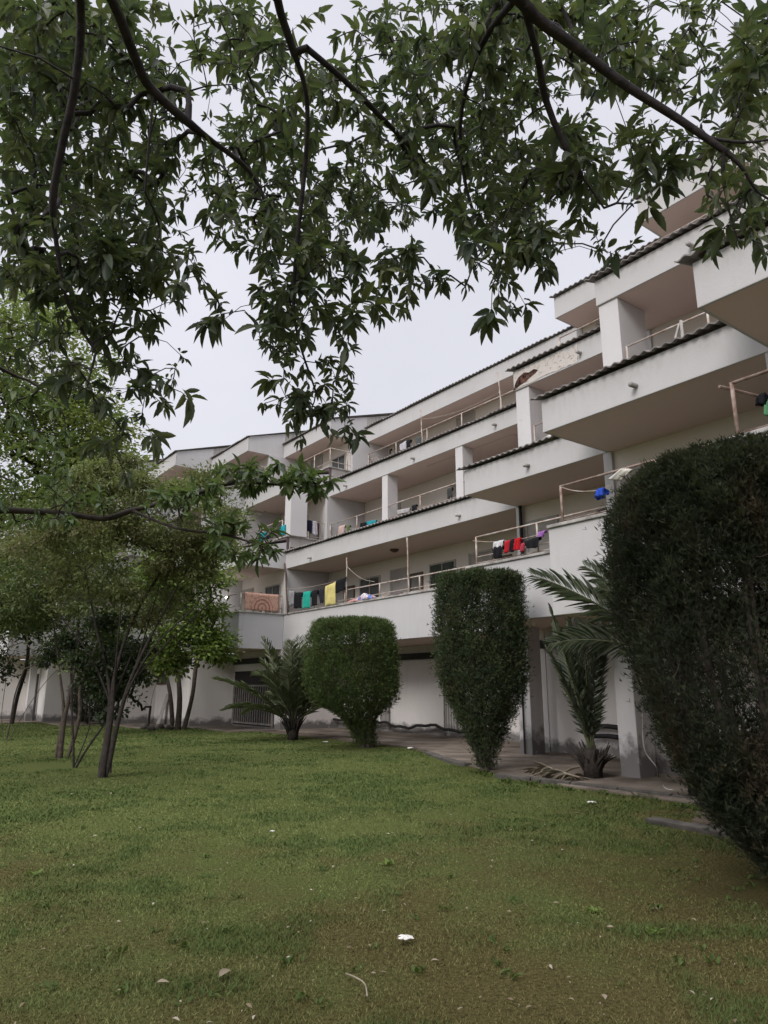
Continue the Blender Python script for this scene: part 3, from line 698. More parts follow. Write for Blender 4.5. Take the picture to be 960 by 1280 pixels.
# clothes on the return side of the left second floor balcony
def cloth_b(name, quad, b, c, label, cat, seed=0, fold=.04):
    r = random.Random(seed); P4 = [np.array(on_b(x, y, b)) for x, y in quad]; n = 10; rows = 10; vs = []
    for j in range(rows + 1):
        for i in range(n + 1):
            u, v = i / n, j / rows; q = (P4[0] * (1 - u) + P4[1] * u) * (1 - v) + (P4[3] * (1 - u) + P4[2] * u) * v
            vs.append(W(q[0], b + fold * math.sin(8 * u + seed) * (.3 + v) * .6, q[1] + .03 * math.sin(6 * u + seed) * v))
    mb = MB(); mb.add(vs, [(j * (n + 1) + i, j * (n + 1) + i + 1, (j + 1) * (n + 1) + i + 1, (j + 1) * (n + 1) + i) for j in range(rows) for i in range(n)])
    o = mb.build(name, cloth_mat(c), loc=vs[0], smooth=True); o.modifiers.new('thick', 'SOLIDIFY').thickness = .012
    return tag(o, label, cat)
lb_ = left[0][1] + .04
cloth_b('shirt', [(378, 649), (383, 649), (384, 665), (378, 662)], lb_, WHT, 'white shirt beside the corner column on the second floor side rail', 'shirt', 31)
cloth_b('shirt', [(383.5, 650), (390, 651), (390, 667), (384, 664)], lb_, (0.02, 0.02, 0.045), 'dark navy shirt between two white garments', 'shirt', 32)
cloth_b('shirt', [(391, 651), (396, 652), (397, 669), (391, 668)], lb_, (0.62, 0.6, 0.66), 'white garment right of the dark navy shirt', 'shirt', 33)
cloth_b('shirt', [(373.5, 649), (377.5, 649), (377.5, 663), (373.5, 661)], lb_, BLK, 'black garment tight against the corner column', 'shirt', 34)
# third floor
a3 = AM + 4.02
cloth('shirt', [(500, 556), (508, 551), (509, 562), (501, 563)], a3, (0.55, 0.54, 0.58), 'pale grey shirt on the top floor railing', 'shirt', seed=41)
cloth('shirt', [(508.5, 551), (514, 549), (514, 561), (509, 563)], a3, BLK, 'dark shirt next to the pale grey shirt on the top floor', 'shirt', seed=42)
cloth('shirt', [(520, 548), (527, 545), (528, 556), (521, 558)], a3, (0.10, 0.11, 0.11), 'charcoal shirt against the top floor pole', 'shirt', seed=43)
cloth('sock', [(487.5, 562), (489.5, 561), (489.5, 567), (487.5, 568)], a3, BLK, 'small black sock dangling on the top floor line', 'sock', seed=44, fold=.01)
cloth('sheet', [(300, 590), (312, 585), (312, 600), (300, 604)], left[1][0] + 4.02, (0.03, 0.03, 0.045), 'dark sheet on the top floor railing of a far left balcony', 'sheet', seed=45, fold=.04)
# folded drying rack on the main top floor balcony
b_, z_ = on_a(463, 574, AM + 4.1); rk = thing('drying_rack', W(AM + 4.1, b_, SILL3), 'folded metal drying rack leaning in the corner of the top floor', 'drying rack')
mb = MB()
for i in range(7): mb.tube([W(AM + 4.1, b_ - .7 + i * .2, 11.25 + .05 * i), W(AM + 4.15, b_ - .5 + i * .2, 11.75 + .02 * i)], .012, 5)
mb.build('bars', M['rail'], rk); mb = MB()
mb.tube([W(AM + 4.1, b_ - .75, 11.22), W(AM + 4.1, b_ + .6, 11.56)], .022, 6); mb.tube([W(AM + 4.15, b_ - .55, 11.75), W(AM + 4.15, b_ + .8, 11.9)], .022, 6); mb.tube([W(AM + 4.12, b_ - .75, 11.22), W(AM + 4.14, b_ + .8, 11.9)], .018, 6)
mb.build('frame', M['rail'], rk)
# right unit, first floor: red and black washing
ar = right[0][0] - .03; lg = 'clothes on the line above the raised parapet'
cloth('shirt', [(618, 678), (630, 675), (629, 684), (618, 686)], ar, WHT, 'white top folded over the line left of the red clothes', 'shirt', lg, seed=51)
cloth('trousers', [(618, 684), (630, 682), (629, 696), (618, 698)], ar - .03, BLK, 'black trousers hanging below the white top', 'trousers', lg, seed=52)
cloth('shirt', [(631.5, 677), (638.5, 675), (637.5, 690), (631, 692)], ar, RED, 'red shirt between two black garments', 'shirt', lg, seed=53)
cloth('shirt', [(638.5, 675), (643, 674), (643, 690), (638, 690)], ar, BLK, 'narrow black garment between the two red ones', 'shirt', lg, seed=54)
cloth('shirt', [(643.5, 674), (651, 672), (650, 687), (643, 689)], ar, (0.52, 0.02, 0.03), 'bright red shirt beside the rail post', 'shirt', lg, seed=55)
cloth('scarf', [(652, 680), (657, 678), (656, 689), (652, 690)], ar, (0.42, 0.06, 0.09), 'thin dark red scarf right of the rail post', 'scarf', lg, seed=56)
cloth('trousers', [(656, 677), (676, 670), (675, 684), (660, 686)], ar, BLK, 'black trousers draped below the purple scarf', 'trousers', lg, seed=57)
cloth('scarf', [(673, 666), (683, 663), (681, 670), (675, 672)], ar - .02, PUR, 'purple scarf at the right end of the line', 'scarf', lg, seed=58)
# nearer unit: peg bag, white cloth, rack posts
ab = right[1][0] - .03
cloth('peg_bag', [(747, 616), (756, 614), (756, 622), (748, 624)], ab, (0.03, 0.08, 0.45), 'small blue peg bag on the knotted line', 'bag', seed=61, fold=.08, thick=.07)
cloth('cloth', [(776, 586), (790, 587), (778, 601), (762, 600)], ab, (0.66, 0.63, 0.58), 'white cloth thrown over the rusty rail above the big clipped bush', 'cloth', seed=62, fold=.08)
an = right[2][0] + .02
cloth('shoe_bag', [(952, 497), (957, 495), (956, 507), (950, 508)], an + .6, BLK, 'black bag hanging under the rusty rail above the bush', 'bag', seed=63, thick=.05)
cloth('towel', [(957, 501), (972, 496), (971, 520), (958, 520)], an + .6, (0.15, 0.38, 0.20), 'green towel at the edge of the picture beside the black bag', 'towel', seed=64)
mb = MB(); p0 = pa_(899, 483, an); mb.tube([p0, p0 + PV * 1.6 + DV * -.4 - np.array([0, 0, .05])], .02, 6)
tag(mb.build('clothes_bar', M['rust'], loc=p0), 'rusty bar running back from the rail post above the bush', 'bar')
# window sash and boards left on the second floor of the nearer unit
ws = right[1][0] + 1.7
fr_ = thing('window_sash', W(ws, on_a(850, 430, ws)[0], 7.6), 'loose white window sash standing on the nearer second floor balcony', 'window sash')
b_, z_ = on_a(853, 420, ws); mb = MB(); mb.tube([W(ws, b_, 7.5), W(ws, b_, 8.35)], .035, 4); mb.tube([W(ws, b_ + .35, 7.5), W(ws, b_ + .03, 8.3)], .03, 4); mb.tube([W(ws, b_ + .35, 7.5), W(ws, b_, 7.52)], .03, 4); mb.build('frame', M['frame'], fr_)
# lit bulb on the left unit
lb, lz = on_a(283, 747, left[0][0] + 1.0)
m, t, o = newmat('lit_bulb'); em = N(t, 'ShaderNodeEmission'); em.inputs[0].default_value = (1, .98, .95, 1); em.inputs[1].default_value = 14; t.links.new(em.outputs[0], o.inputs[0])
lt = thing('wall_lamp', W(left[0][0] + 1.0, lb, lz), 'lit white lamp glowing in the corner first floor balcony', 'lamp')
mb = MB(); mb.tube([W(left[0][0] + 1.0, lb, lz - .05), W(left[0][0] + 1.0, lb, lz + .02), W(left[0][0] + 1.0, lb, lz + .05)], [.03, .055, .03], 10); mb.build('bulb', m, lt, smooth=True)
mb = MB(); mb.tube([W(left[0][0] + 1.0, lb, lz + .05), W(left[0][0] + 1.0, lb, lz + .25), W(left[0][0] + 2.04, lb, lz + .3)], .015, 6); mb.build('bracket', M['frame'], lt)
pl_ = bpy.data.lights.new('lamp_light', 'POINT'); pl_.energy = 5; pl_.shadow_soft_size = .06; plo = bpy.data.objects.new('lamp_light', pl_); scn.collection.objects.link(plo)
plo.parent = lt; plo.location = tuple(PV * -.12 + np.array([0, 0, .02]))

# ground floor clutter at the far left wall
a_ = left[0][0] + 1.4
b0_, _ = on_a(205, 890, left[1][0] + 1.7); bo = MB(); q0 = W(left[1][0] + 1.5, b0_, .04); q1 = W(left[1][0] + 1.86, b0_ - .05, 1.35)
sv = DV * .34; th_ = PV * .04
bo.add([q0, q0 + sv, q1 + sv, q1, q0 + th_, q0 + sv + th_, q1 + sv + th_, q1 + th_], [(0, 1, 2, 3), (7, 6, 5, 4), (0, 4, 5, 1), (1, 5, 6, 2), (2, 6, 7, 3), (3, 7, 4, 0)])
tag(bo.build('leaning_panel', M['frame'], loc=q0), 'pale framed panel leaning on the ground floor wall left of the slim tree', 'panel')

# ================================================================== vegetation
def unit(v): v = np.asarray(v, float); return v / (np.linalg.norm(v, axis=-1, keepdims=True) + 1e-12)
def leaf_tpl(st, fold=.10, droop=.12):
    v = []; f = []
    for s, w_ in st:
        z = -droop * s * s
        v += [(-w_ / 2, s, z + fold * w_), (0, s, z), (w_ / 2, s, z + fold * w_)]
    for i in range(len(st) - 1):
        q = i * 3
        f += [(q, q + 1, q + 4), (q, q + 4, q + 3), (q + 1, q + 2, q + 5), (q + 1, q + 5, q + 4)]
    return np.array(v), np.array(f)
T_BIG = leaf_tpl([(0, .03), (.10, .10), (.12, .34), (.26, .80), (.40, 1.0), (.46, .90), (.58, .95), (.64, .80), (.76, .66), (.82, .50), (.93, .22), (1, 0)], .12, .16)
T_MID = leaf_tpl([(0, .05), (.3, .85), (.55, 1.0), (.8, .6), (1, 0)], .12, .12)
T_SML = (np.array([(0, 0, 0), (.5, .5, .10), (0, 1, -.06), (-.5, .5, .10)]), np.array([(0, 1, 2), (0, 2, 3)]))
def spray_tpl(n, seed, spread=.55):
    r = random.Random(seed); v = []; f = []
    for i in range(n):
        an = (i / (n - 1) - .5) * 2 * spread + r.uniform(-.12, .12); L_ = r.uniform(.6, 1.0); wd = .07; z = r.uniform(-.25, .25); s0 = r.uniform(0, .3)
        d_ = np.array([math.sin(an), math.cos(an), z]); sd = np.array([math.cos(an), -math.sin(an), r.uniform(-.6, .6)]) * wd
        b_ = np.array([0, s0, 0]); k = len(v)
        v += [b_ - sd * .6, b_ + sd * .6, b_ + d_ * L_ * .6 + sd, b_ + d_ * L_, b_ + d_ * L_ * .6 - sd]; f += [(k, k + 1, k + 2), (k, k + 2, k + 4), (k + 4, k + 2, k + 3)]
    return np.array(v), np.array(f)
T_SPR = spray_tpl(6, 2)
def spray2_tpl(n, seed, spread=.6):
    r = random.Random(seed); v = []; f = []
    for i in range(n):
        an = (i / (n - 1) - .5) * 2 * spread + r.uniform(-.15, .15); L_ = r.uniform(.6, 1.0); wd = .055; s0 = r.uniform(0, .35)
        d_ = np.array([math.sin(an), math.cos(an), r.uniform(-.35, .35)]); sd = np.array([math.cos(an), -math.sin(an), r.uniform(-.6, .6)]) * wd; b_ = np.array([0, s0, 0]); k = len(v)
        v += [b_, b_ + d_ * L_ * .55 + sd, b_ + d_ * L_, b_ + d_ * L_ * .55 - sd]; f += [(k, k + 1, k + 2), (k, k + 2, k + 3)]
    return np.array(v), np.array(f)
T_FIN = spray2_tpl(6, 5)
def leaves(name, tpl, org, dirs, nrm, length, width, rnd, mat, parent=None, loc=None):
    tv, tf = tpl; n = len(org); k = len(tv)
    D = unit(dirs); Nn = nrm - (nrm * D).sum(1, keepdims=True) * D; Nn = unit(Nn); S = np.cross(D, Nn)
    L_ = np.broadcast_to(np.asarray(length, float), (n,)); Wd = np.broadcast_to(np.asarray(width, float), (n,))
    co = org[:, None, :] + tv[None, :, 0, None] * (Wd[:, None, None] * S[:, None, :]) + tv[None, :, 1, None] * (L_[:, None, None] * D[:, None, :]) + tv[None, :, 2, None] * (L_[:, None, None] * Nn[:, None, :])
    fs = (tf[None] + (np.arange(n) * k)[:, None, None]).reshape(-1, 3)
    o_ = ORG[parent.name] if parent is not None else (np.zeros(3) if loc is None else np.array(loc))
    me = fast_mesh(name, co.reshape(-1, 3), fs, 3, np.repeat(rnd, k), o_)
    return link(name, me, mat, parent, loc)

class Net:
    """branch skeleton: nodes with parents; radii follow from how many twigs each node carries"""
    def __init__(s, rs): s.P = []; s.par = []; s.rs = rs; s.end = []; s.rm = {}
    def path(s, pts, parent=-1, sub=4, rm=None):
        pts = [np.array(q, float) for q in pts]
        if parent == -1 and s.P: parent = s.near(pts[0])
        q = smooth_path(pts, sub)
        for i, x in enumerate(q):
            if i == 0 and parent >= 0 and np.linalg.norm(s.P[parent] - x) < 1e-6: continue
            s.P.append(x); s.par.append(parent); parent = len(s.P) - 1
            if rm: s.rm[parent] = rm[0] + (rm[1] - rm[0]) * i / max(1, len(q) - 1)
        return parent
    def near(s, x):
        A = np.array(s.P); return int(np.argmin(((A - x) ** 2).sum(1)))
    def attach(s, targets, sag=-.08, jit=.05, lift=0.0, maxseg=6):
        T = np.array(targets); A = np.array(s.P)
        dm = np.full(len(T), 1e9)
        for i in range(0, len(T), 200): dm[i:i + 200] = np.sqrt(((T[i:i + 200, None] - A[None]) ** 2).sum(2)).min(1)
        for i in np.argsort(dm):
            A = np.array(s.P); d2 = ((A - T[i]) ** 2).sum(1); j = int(np.argmin(d2)); p0 = s.P[j]; L_ = math.sqrt(d2[j])
            n = int(min(maxseg, max(2, L_ / .18))); par = j
            for k in range(1, n + 1):
                u = k / n; x = p0 * (1 - u) + T[i] * u + np.array([0, 0, sag * L_ * 4 * u * (1 - u)])
                if k < n: x = x + s.rs.normal(0, jit * min(L_, 1.0) * .5, 3)
                s.P.append(x); s.par.append(par); par = len(s.P) - 1
            s.end.append((par, int(i)))
    def mesh(s, name, mat, parent, r0=.004, p=.5, sides=5, rmax=9, smooth=True):
        n = len(s.P); P_ = np.array(s.P); par = np.array(s.par); cnt = np.zeros(n)
        ch = np.zeros(n, int)
        for i in range(n):
            if par[i] >= 0: ch[par[i]] += 1
        cnt[ch == 0] = 1
        for i in range(n - 1, -1, -1):
            if par[i] >= 0: cnt[par[i]] += cnt[i]
        rad = np.minimum(r0 * cnt ** p, rmax)
        for k_i, v_i in s.rm.items(): rad[k_i] = max(rad[k_i], v_i) if rad[k_i] < v_i else rad[k_i]
        e_ = np.where(par >= 0)[0]; A = P_[par[e_]]; B = P_[e_]; ra = np.minimum(rad[par[e_]], rad[e_] * 1.35); rb = rad[e_]
        t_ = unit(B - A); ref = np.where(np.abs(t_[:, 2:3]) > .9, np.array([[1., 0, 0]]), np.array([[0, 0, 1.]]))
        u = unit(np.cross(t_, ref)); v = np.cross(t_, u); q = 2 * np.pi * np.arange(sides) / sides
        ring = np.cos(q)[None, :, None] * u[:, None] + np.sin(q)[None, :, None] * v[:, None]
        B2 = B + t_ * rb[:, None] * .5
        co = np.concatenate([A[:, None] + ring * ra[:, None, None], B2[:, None] + ring * rb[:, None, None]], 1).reshape(-1, 3)
        k = np.arange(sides); k2 = (k + 1) % sides; f = np.stack([k, k2, k2 + sides, k + sides], 1)
        fs = (f[None] + (np.arange(len(e_)) * 2 * sides)[:, None, None]).reshape(-1, 4)
        return link(name, fast_mesh(name, co, fs, 4, None, ORG[parent.name], smooth), mat, parent)

# ------------------------------------------------------------------ the leafy tree overhead
MAPROWS = [
 "999855783127889988886538", "999974667457889988888659", "999986367888688998877668", "999986368888 5799886445 57".replace(" ", ""),
 "999985689878888999876355", "999984698888898999876555", "999987489988869998641146", "999986358988 626997530044".replace(" ", ""),
 "899974417886641662000000", "067754207874410220000000", "245752107562000000000000", "124675105451000000000000",
 "013673001672000000000000", "003650000442000000000000", "000320000000000000000000"]
MAPROWS[3] = "999986368888579986445557"; MAPROWS[7] = "999986358988626997530044"
rs = np.random.RandomState(5)
T_ = []; S_ = []
for j, row in enumerate(MAPROWS):
    row = (row + "0" * 24)[:24]
    for i, chx in enumerate(row):
        c_ = int(chx) / 10.0
        if c_ <= 0: continue
        lam = -math.log(1 - min(c_, .94)) * 7.0 + (3.0 if i < 5 and j < 9 else 0)
        for _ in range(rs.poisson(lam)):
            x, y = 40 * i + rs.uniform(0, 40), 40 * j + rs.uniform(0, 40)
            near = 3.7 + 0.5 * (y < 250)
            dist = rs.uniform(near, near + (3.3 if y < 300 else 1.1)) + (0.4 if x < 200 else 0)
            T_.append(along(x, y, dist)); S_.append(1.0)
n_in = len(T_)
for _ in range(420):       # the rest of the crown, above and behind the viewpoint
    th_ = rs.uniform(0, 2 * np.pi); r_ = 5.2 * math.sqrt(rs.uniform(0, 1)); x = -.5 + r_ * math.cos(th_); y = -1.2 + r_ * math.sin(th_) * .9; z = rs.uniform(4.3, 7.4) - .06 * r_ * r_
    v = np.array([x, y, z]) - np.array([0, 0, EYE]); fwd = v @ _F
    if fwd > 0:
        px_, py_ = CX + FPX * v[0] / fwd, CY - FPX * (v @ _U) / fwd
        if -40 < px_ < 1000 and py_ > -60: continue
    T_.append(np.array([x, y, z]))
root = np.array([-0.9, -2.6, 0.0])
tree = thing('leafy_tree', root, 'large leafy tree overhanging the lawn with long toothed leaves drooping into the sky', 'tree')
net = Net(rs)
crotch = np.array([-.75, -2.2, 3.3])
net.path([root, root + [.03, .06, 1.2], root + [.1, .2, 2.4], crotch])
net.path([crotch, [-.3, -1.0, 4.4], along(560, -160, 3.5), along(650, 0, 3.9), along(715, 55, 4.0), along(780, 105, 4.05), along(850, 150, 4.1), along(905, 188, 4.1)], rm=(.040, .016))
net.path([along(905, 188, 4.1), along(928, 210, 4.12), along(948, 240, 4.15), along(985, 262, 4.2)], rm=(.013, .004))
net.path([along(905, 188, 4.1), along(904, 218, 4.08), along(910, 258, 4.05), along(922, 300, 4.05)], rm=(.011, .003))
net.path([along(880, 171, 4.1), along(930, 178, 4.15), along(985, 170, 4.2)], rm=(.010, .004))
T_ += [along(x, y, 4.05 + .1 * (i % 3)) for i, (x, y) in enumerate(((908, 232), (896, 250), (918, 262), (930, 268), (905, 285), (922, 300), (940, 285), (950, 262), (935, 240), (948, 300)))]
net.path([crotch, [-1.2, -1.0, 4.3], along(70, -140, 3.6), along(140, 0, 4.1), along(168, 70, 4.3), along(190, 112, 4.4), along(250, 165, 4.5), along(310, 212, 4.6), along(335, 262, 4.6), along(350, 330, 4.55)], rm=(.027, .006))
net.path([along(70, -140, 3.6), along(100, 0, 4.0), along(95, 100, 4.05), along(78, 180, 4.1), along(66, 250, 4.15), along(70, 300, 4.2), along(85, 380, 4.2), along(120, 440, 4.2)], rm=(.017, .006))
net.path([[-.3, -1.0, 4.4], along(330, -120, 3.6), along(347, 0, 4.0), along(362, 50, 4.1), along(383, 120, 4.15), along(382, 200, 4.2), along(372, 300, 4.2), along(368, 400, 4.2), along(395, 490, 4.2)], rm=(.017, .004))
net.path([along(655, 8, 3.9), along(672, 70, 4.2), along(684, 130, 4.3), along(715, 200, 4.3), along(755, 260, 4.3)])
net.path([along(192, 118, 4.4), along(186, 180, 4.3), along(181, 240, 4.25)])
net.path([along(383, 60, 4.1), along(430, 100, 4.4), along(480, 150, 4.6), along(520, 190, 4.7)])
net.path([along(660, -20, 3.9), along(600, 60, 4.4), along(575, 160, 4.6), along(590, 260, 4.6), along(635, 330, 4.5)])
net.path([crotch, [1.2, -1.6, 4.6], [2.6, -.4, 5.0], [3.6, .8, 4.9]]); net.path([crotch, [-2.2, -2.4, 4.6], [-3.8, -1.6, 5.3]]); net.path([crotch, [-.4, -3.2, 4.6], [.3, -4.6, 5.4]])
net.attach(T_, sag=.10, jit=.10)
net.mesh('trunk', M['bark_dark'], tree, .0020, .44, 6, .2)
_tr = [tree]
def rosettes(net, T, k_lo, k_hi, lmin, lmax, rs, hang=.55, wratio=.34, back=.12):
    org = []; dr = []; nr = []; ln = []; rd = []
    Pn = np.array(net.P)
    for node, _ in net.end:
        tip = Pn[node]; prev = Pn[net.par[node]]; ax = unit(tip - prev); cr = rs.uniform(0, 1)
        ax = unit(ax + np.array([0, 0, -.35])); k = rs.randint(k_lo, k_hi + 1)
        szc = rs.choice([.6, .8, 1.0, 1.2]) * rs.uniform(.85, 1.15)
        ref = unit(np.cross(ax, rs.normal(size=3))); ref2 = np.cross(ax, ref); a0 = rs.uniform(0, 6.28)
        for q in range(k):
            an = a0 + q * 2.4; out_ = math.cos(an) * ref + math.sin(an) * ref2; lift = rs.uniform(.05, 1.0)
            d_ = unit(ax * lift + out_ * (1.1 - .5 * lift) + np.array([0, 0, -hang * rs.uniform(.4, 1.3)]))
            org.append(tip - ax * back * rs.uniform(0, 1) * (q / k)); dr.append(d_)
            nr.append(unit(np.array([0, 0, 1.0]) + ax * .4 + rs.normal(0, .35, 3))); ln.append(szc * rs.uniform(lmin, lmax) * (.75 + .3 * lift)); rd.append(np.clip(.55 * cr + .45 * rs.uniform(), 0, 1))
    return np.array(org), np.array(dr), np.array(nr), np.array(ln), np.array(rd)
M['canopy'] = m_leaf('canopy_leaf', (0.050, 0.070, 0.050), (0.080, 0.102, 0.062), (0.150, 0.160, 0.066), .42, .5, .35)
o_, d_, n2, l_, r2 = rosettes(net, T_, 6, 11, .072, .135, rs, .34)
leaves('crown', T_BIG, o_, d_, n2, l_, l_ * rs.uniform(.27, .36, len(l_)), r2, M['canopy'], tree)

# second tree of the same kind, trunk off to the left, sending one long bough across
def blob(cx, cy, rx, ry, dist, dd, n, rs):
    out_ = []
    while len(out_) < n:
        u, v, q = rs.uniform(-1, 1, 3)
        if u * u + v * v < 1: out_.append(along(cx + rx * u, cy + ry * v, dist + dd * q))
    return out_
root = on_ground(-330, 1010); root[2] = 0
t2 = thing('leafy_tree', root, 'tree at the left edge reaching one long leafy bough across the white building', 'tree')
net = Net(rs); net.path([root, root + [.05, 0, 1.0], root + [.15, .1, 2.4], root + [.2, .3, 4.2]])
net.path([root + [.15, .1, 2.4], along(-60, 640, 8.4), along(0, 638, 8.2), along(70, 641, 8.0), along(130, 648, 7.9), along(165, 638, 7.8), along(230, 622, 7.7), along(290, 604, 7.6), along(350, 606, 7.6), along(395, 612, 7.6)], sub=5)
net.path([along(165, 638, 7.8), along(220, 660, 7.5), along(280, 668, 7.4), along(325, 682, 7.3)])
net.path([root + [.2, .3, 4.2], along(-60, 480, 8.5), along(20, 470, 8.3), along(70, 500, 8.2)])
tg = blob(330, 596, 75, 20, 7.6, .4, 46, rs) + blob(385, 606, 32, 10, 7.6, .2, 12, rs) + blob(300, 672, 50, 28, 7.4, .4, 26, rs) + blob(220, 625, 60, 26, 7.7, .5, 22, rs) + blob(60, 620, 80, 40, 8, .7, 34, rs) + blob(20, 540, 70, 70, 8.3, .8, 44, rs) + blob(-80, 520, 110, 160, 8.6, 1.2, 70, rs) + blob(320, 690, 26, 10, 7.3, .2, 7, rs)
net.attach(tg, sag=.05, jit=.10); net.mesh('trunk', M['bark'], t2, .004, .5, 6, .14)
M['bough'] = m_leaf('bough_leaf', (0.068, 0.105, 0.044), (0.098, 0.145, 0.056), (0.155, 0.20, 0.07), .42, .45, .35)
o_, d_, n2, l_, r2 = rosettes(net, tg, 7, 11, .10, .17, rs, .35)
leaves('crown', T_MID, o_, d_, n2, l_, l_ * .34, r2, M['bough'], t2)

# ------------------------------------------------------------------ small trees on the left of the lawn
def fuzz_leaves(net, per, spread, size, rs, wr=.45):
    Pn = np.array(net.P); org = []; dr = []; rd = []
    for node, _ in net.end:
        tip = Pn[node]; prev = Pn[net.par[node]]; k = rs.randint(int(per * .6), int(per * 1.4) + 1); u = rs.uniform(-.3, 1, (k, 1)); cr = rs.uniform()
        c = prev + (tip - prev) * u + rs.normal(0, spread, (k, 3)) * np.array([1, 1, .55]); org.append(c); dr.append(unit(c - prev + rs.normal(0, .12, (k, 3)) + np.array([0, 0, -.03]))); rd.append(np.clip(.6 * cr + .4 * rs.uniform(size=k), 0, 1))
    org = np.concatenate(org); dr = np.concatenate(dr); rd = np.concatenate(rd); n = len(org)
    nr = unit(np.array([0, 0, 1.0]) + rs.normal(0, .5, (n, 3))); ln = size * rs.uniform(.7, 1.3, n)
    return org, dr, nr, ln, rd
def small_tree(name, label, base_px, stems, blobs, per, spread, size, leafmat, barkmat, rs, r0=.004, p=.45, group=None, tpl=T_SML, rmax=.09, wr=.5, cat='tree', rmin=None):
    root = on_ground(*base_px); root[2] = 0
    t_ = thing(name, root, label, cat, group); net = Net(rs)
    first = True
    for st in stems:
        pts = [np.array(q, float) + root for q in st]
        if first: net.path([root] + pts, rm=rmin); first = False
        elif st[0][2] > .3: net.path(pts, rm=rmin and (rmin[0] * .35, rmin[1] * .7))
        else:
            net.P.append(pts[0]); net.par.append(-1); net.path(pts, parent=len(net.P) - 1, rm=rmin and (rmin[0] * .8, rmin[1]))
    dist0 = float(np.linalg.norm(root - np.array([0, 0, EYE])))
    tg = []
    for (cx_, cy_, rx, ry, dd, th2, n) in blobs:
        sc = dist0 / 890.0 * min(rx, ry)
        for c_ in blob(cx_, cy_, rx, ry, dist0 + dd, th2, max(3, n // 6), rs): tg += list(c_ + rs.normal(0, 1, (6, 3)) * np.array([.24, .24, .13]) * max(sc, .25))
    net.attach(tg, sag=-.06, jit=.12); net.mesh('trunk', barkmat, t_, r0, p, 6, rmax)
    o_, d_, n2, l_, r2 = fuzz_leaves(net, per, spread, size, rs)
    leaves('crown', tpl, o_, d_, n2, l_, l_ * wr, r2, leafmat, t_)
    return t_
M['myrtle'] = m_leaf('small_tree_leaf', (0.13, 0.165, 0.07), (0.18, 0.215, 0.085), (0.26, 0.275, 0.105), .45, .5, .25, (0.17, 0.15, 0.075), .8)
M['dullgreen'] = m_leaf('dull_green_leaf', (0.11, 0.145, 0.065), (0.15, 0.19, 0.08), (0.21, 0.24, 0.095), .3, .5, .25)
M['bright'] = m_leaf('fresh_green_leaf', (0.12, 0.18, 0.045), (0.17, 0.24, 0.06), (0.25, 0.31, 0.08), .45, .5, .25)
M['yellowgreen'] = m_leaf('yellow_green_leaf', (0.17, 0.225, 0.07), (0.24, 0.30, 0.09), (0.32, 0.36, 0.12), .50, .5, .25)
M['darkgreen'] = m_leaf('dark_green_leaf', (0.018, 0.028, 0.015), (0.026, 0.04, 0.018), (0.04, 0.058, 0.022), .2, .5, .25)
small_tree('small_tree', 'multi stemmed small tree with dark twin trunk nearest on the lawn', (127, 972),
  [[(.04, 0, .5), (.06, .05, 1.2), (.05, .1, 1.9), (.3, .2, 3.0), (.9, .3, 4.2)], [(.08, .02, 0.01), (.2, .0, .9), (.42, -.05, 1.8), (.85, .0, 2.9), (1.3, .1, 3.9)], [(-.06, .05, 0.01), (.0, .1, .9), (-.1, .2, 1.7), (-.5, .3, 2.8), (-.9, .5, 3.9)],
   [(.0, .1, 1.3), (.25, .3, 2.2), (.5, .6, 3.3)], [(.3, -.03, 1.4), (.8, -.2, 2.3), (1.6, -.3, 3.1)], [(.35, 0, 1.5), (.5, .2, 2.5), (.7, .3, 3.6)], [(.05, .1, 1.4), (.15, -.2, 2.4), (.2, -.3, 3.5)], [(-.05, .15, 1.4), (-.5, .2, 2.2), (-1.2, .2, 3.0)], [(.4, 0, 1.7), (1.1, .2, 2.6), (1.9, .3, 3.4)]],
  [(190, 640, 110, 60, 0, 1.0, 170), (110, 690, 80, 60, .2, .9, 90), (250, 680, 60, 50, -.2, .7, 70), (160, 600, 70, 25, .2, .7, 55), (225, 600, 60, 20, 0, .5, 40), (150, 750, 60, 40, 0, .6, 24), (235, 740, 50, 30, 0, .5, 14)],
  58, .12, .085, M['myrtle'], M['bark'], rs, .0038, .44, tpl=T_MID, wr=.42, rmin=(.07, .012))
small_tree('shrub', 'dark leaved low shrub growing round the twin trunk', (138, 968),
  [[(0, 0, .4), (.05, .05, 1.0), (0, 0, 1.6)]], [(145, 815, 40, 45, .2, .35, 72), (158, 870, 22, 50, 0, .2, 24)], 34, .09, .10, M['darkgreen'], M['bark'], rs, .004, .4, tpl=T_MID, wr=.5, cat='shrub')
small_tree('small_tree', 'pale barked small tree with several stems left of the twin trunked tree', (75, 948),
  [[(.0, 0, .7), (.05, .05, 1.5), (.1, .1, 2.4), (.0, .2, 3.6)], [(.18, 0, 0.01), (.35, .02, .9), (.3, .05, 1.7), (.6, .2, 2.8), (.9, .3, 3.8)], [(-.1, 0, 0.01), (-.05, .05, 1.0), (-.25, .1, 1.9), (-.6, .2, 3.2)]],
  [(60, 700, 90, 70, 0, 1.2, 130), (130, 760, 70, 50, 0, 1.0, 70), (40, 640, 70, 50, .5, 1.0, 70), (20, 770, 50, 40, 0, 1, 40)], 54, .15, .10, M['dullgreen'], M['bark_pale'], rs, .0045, .44, tpl=T_MID, wr=.42, rmin=(.065, .014))
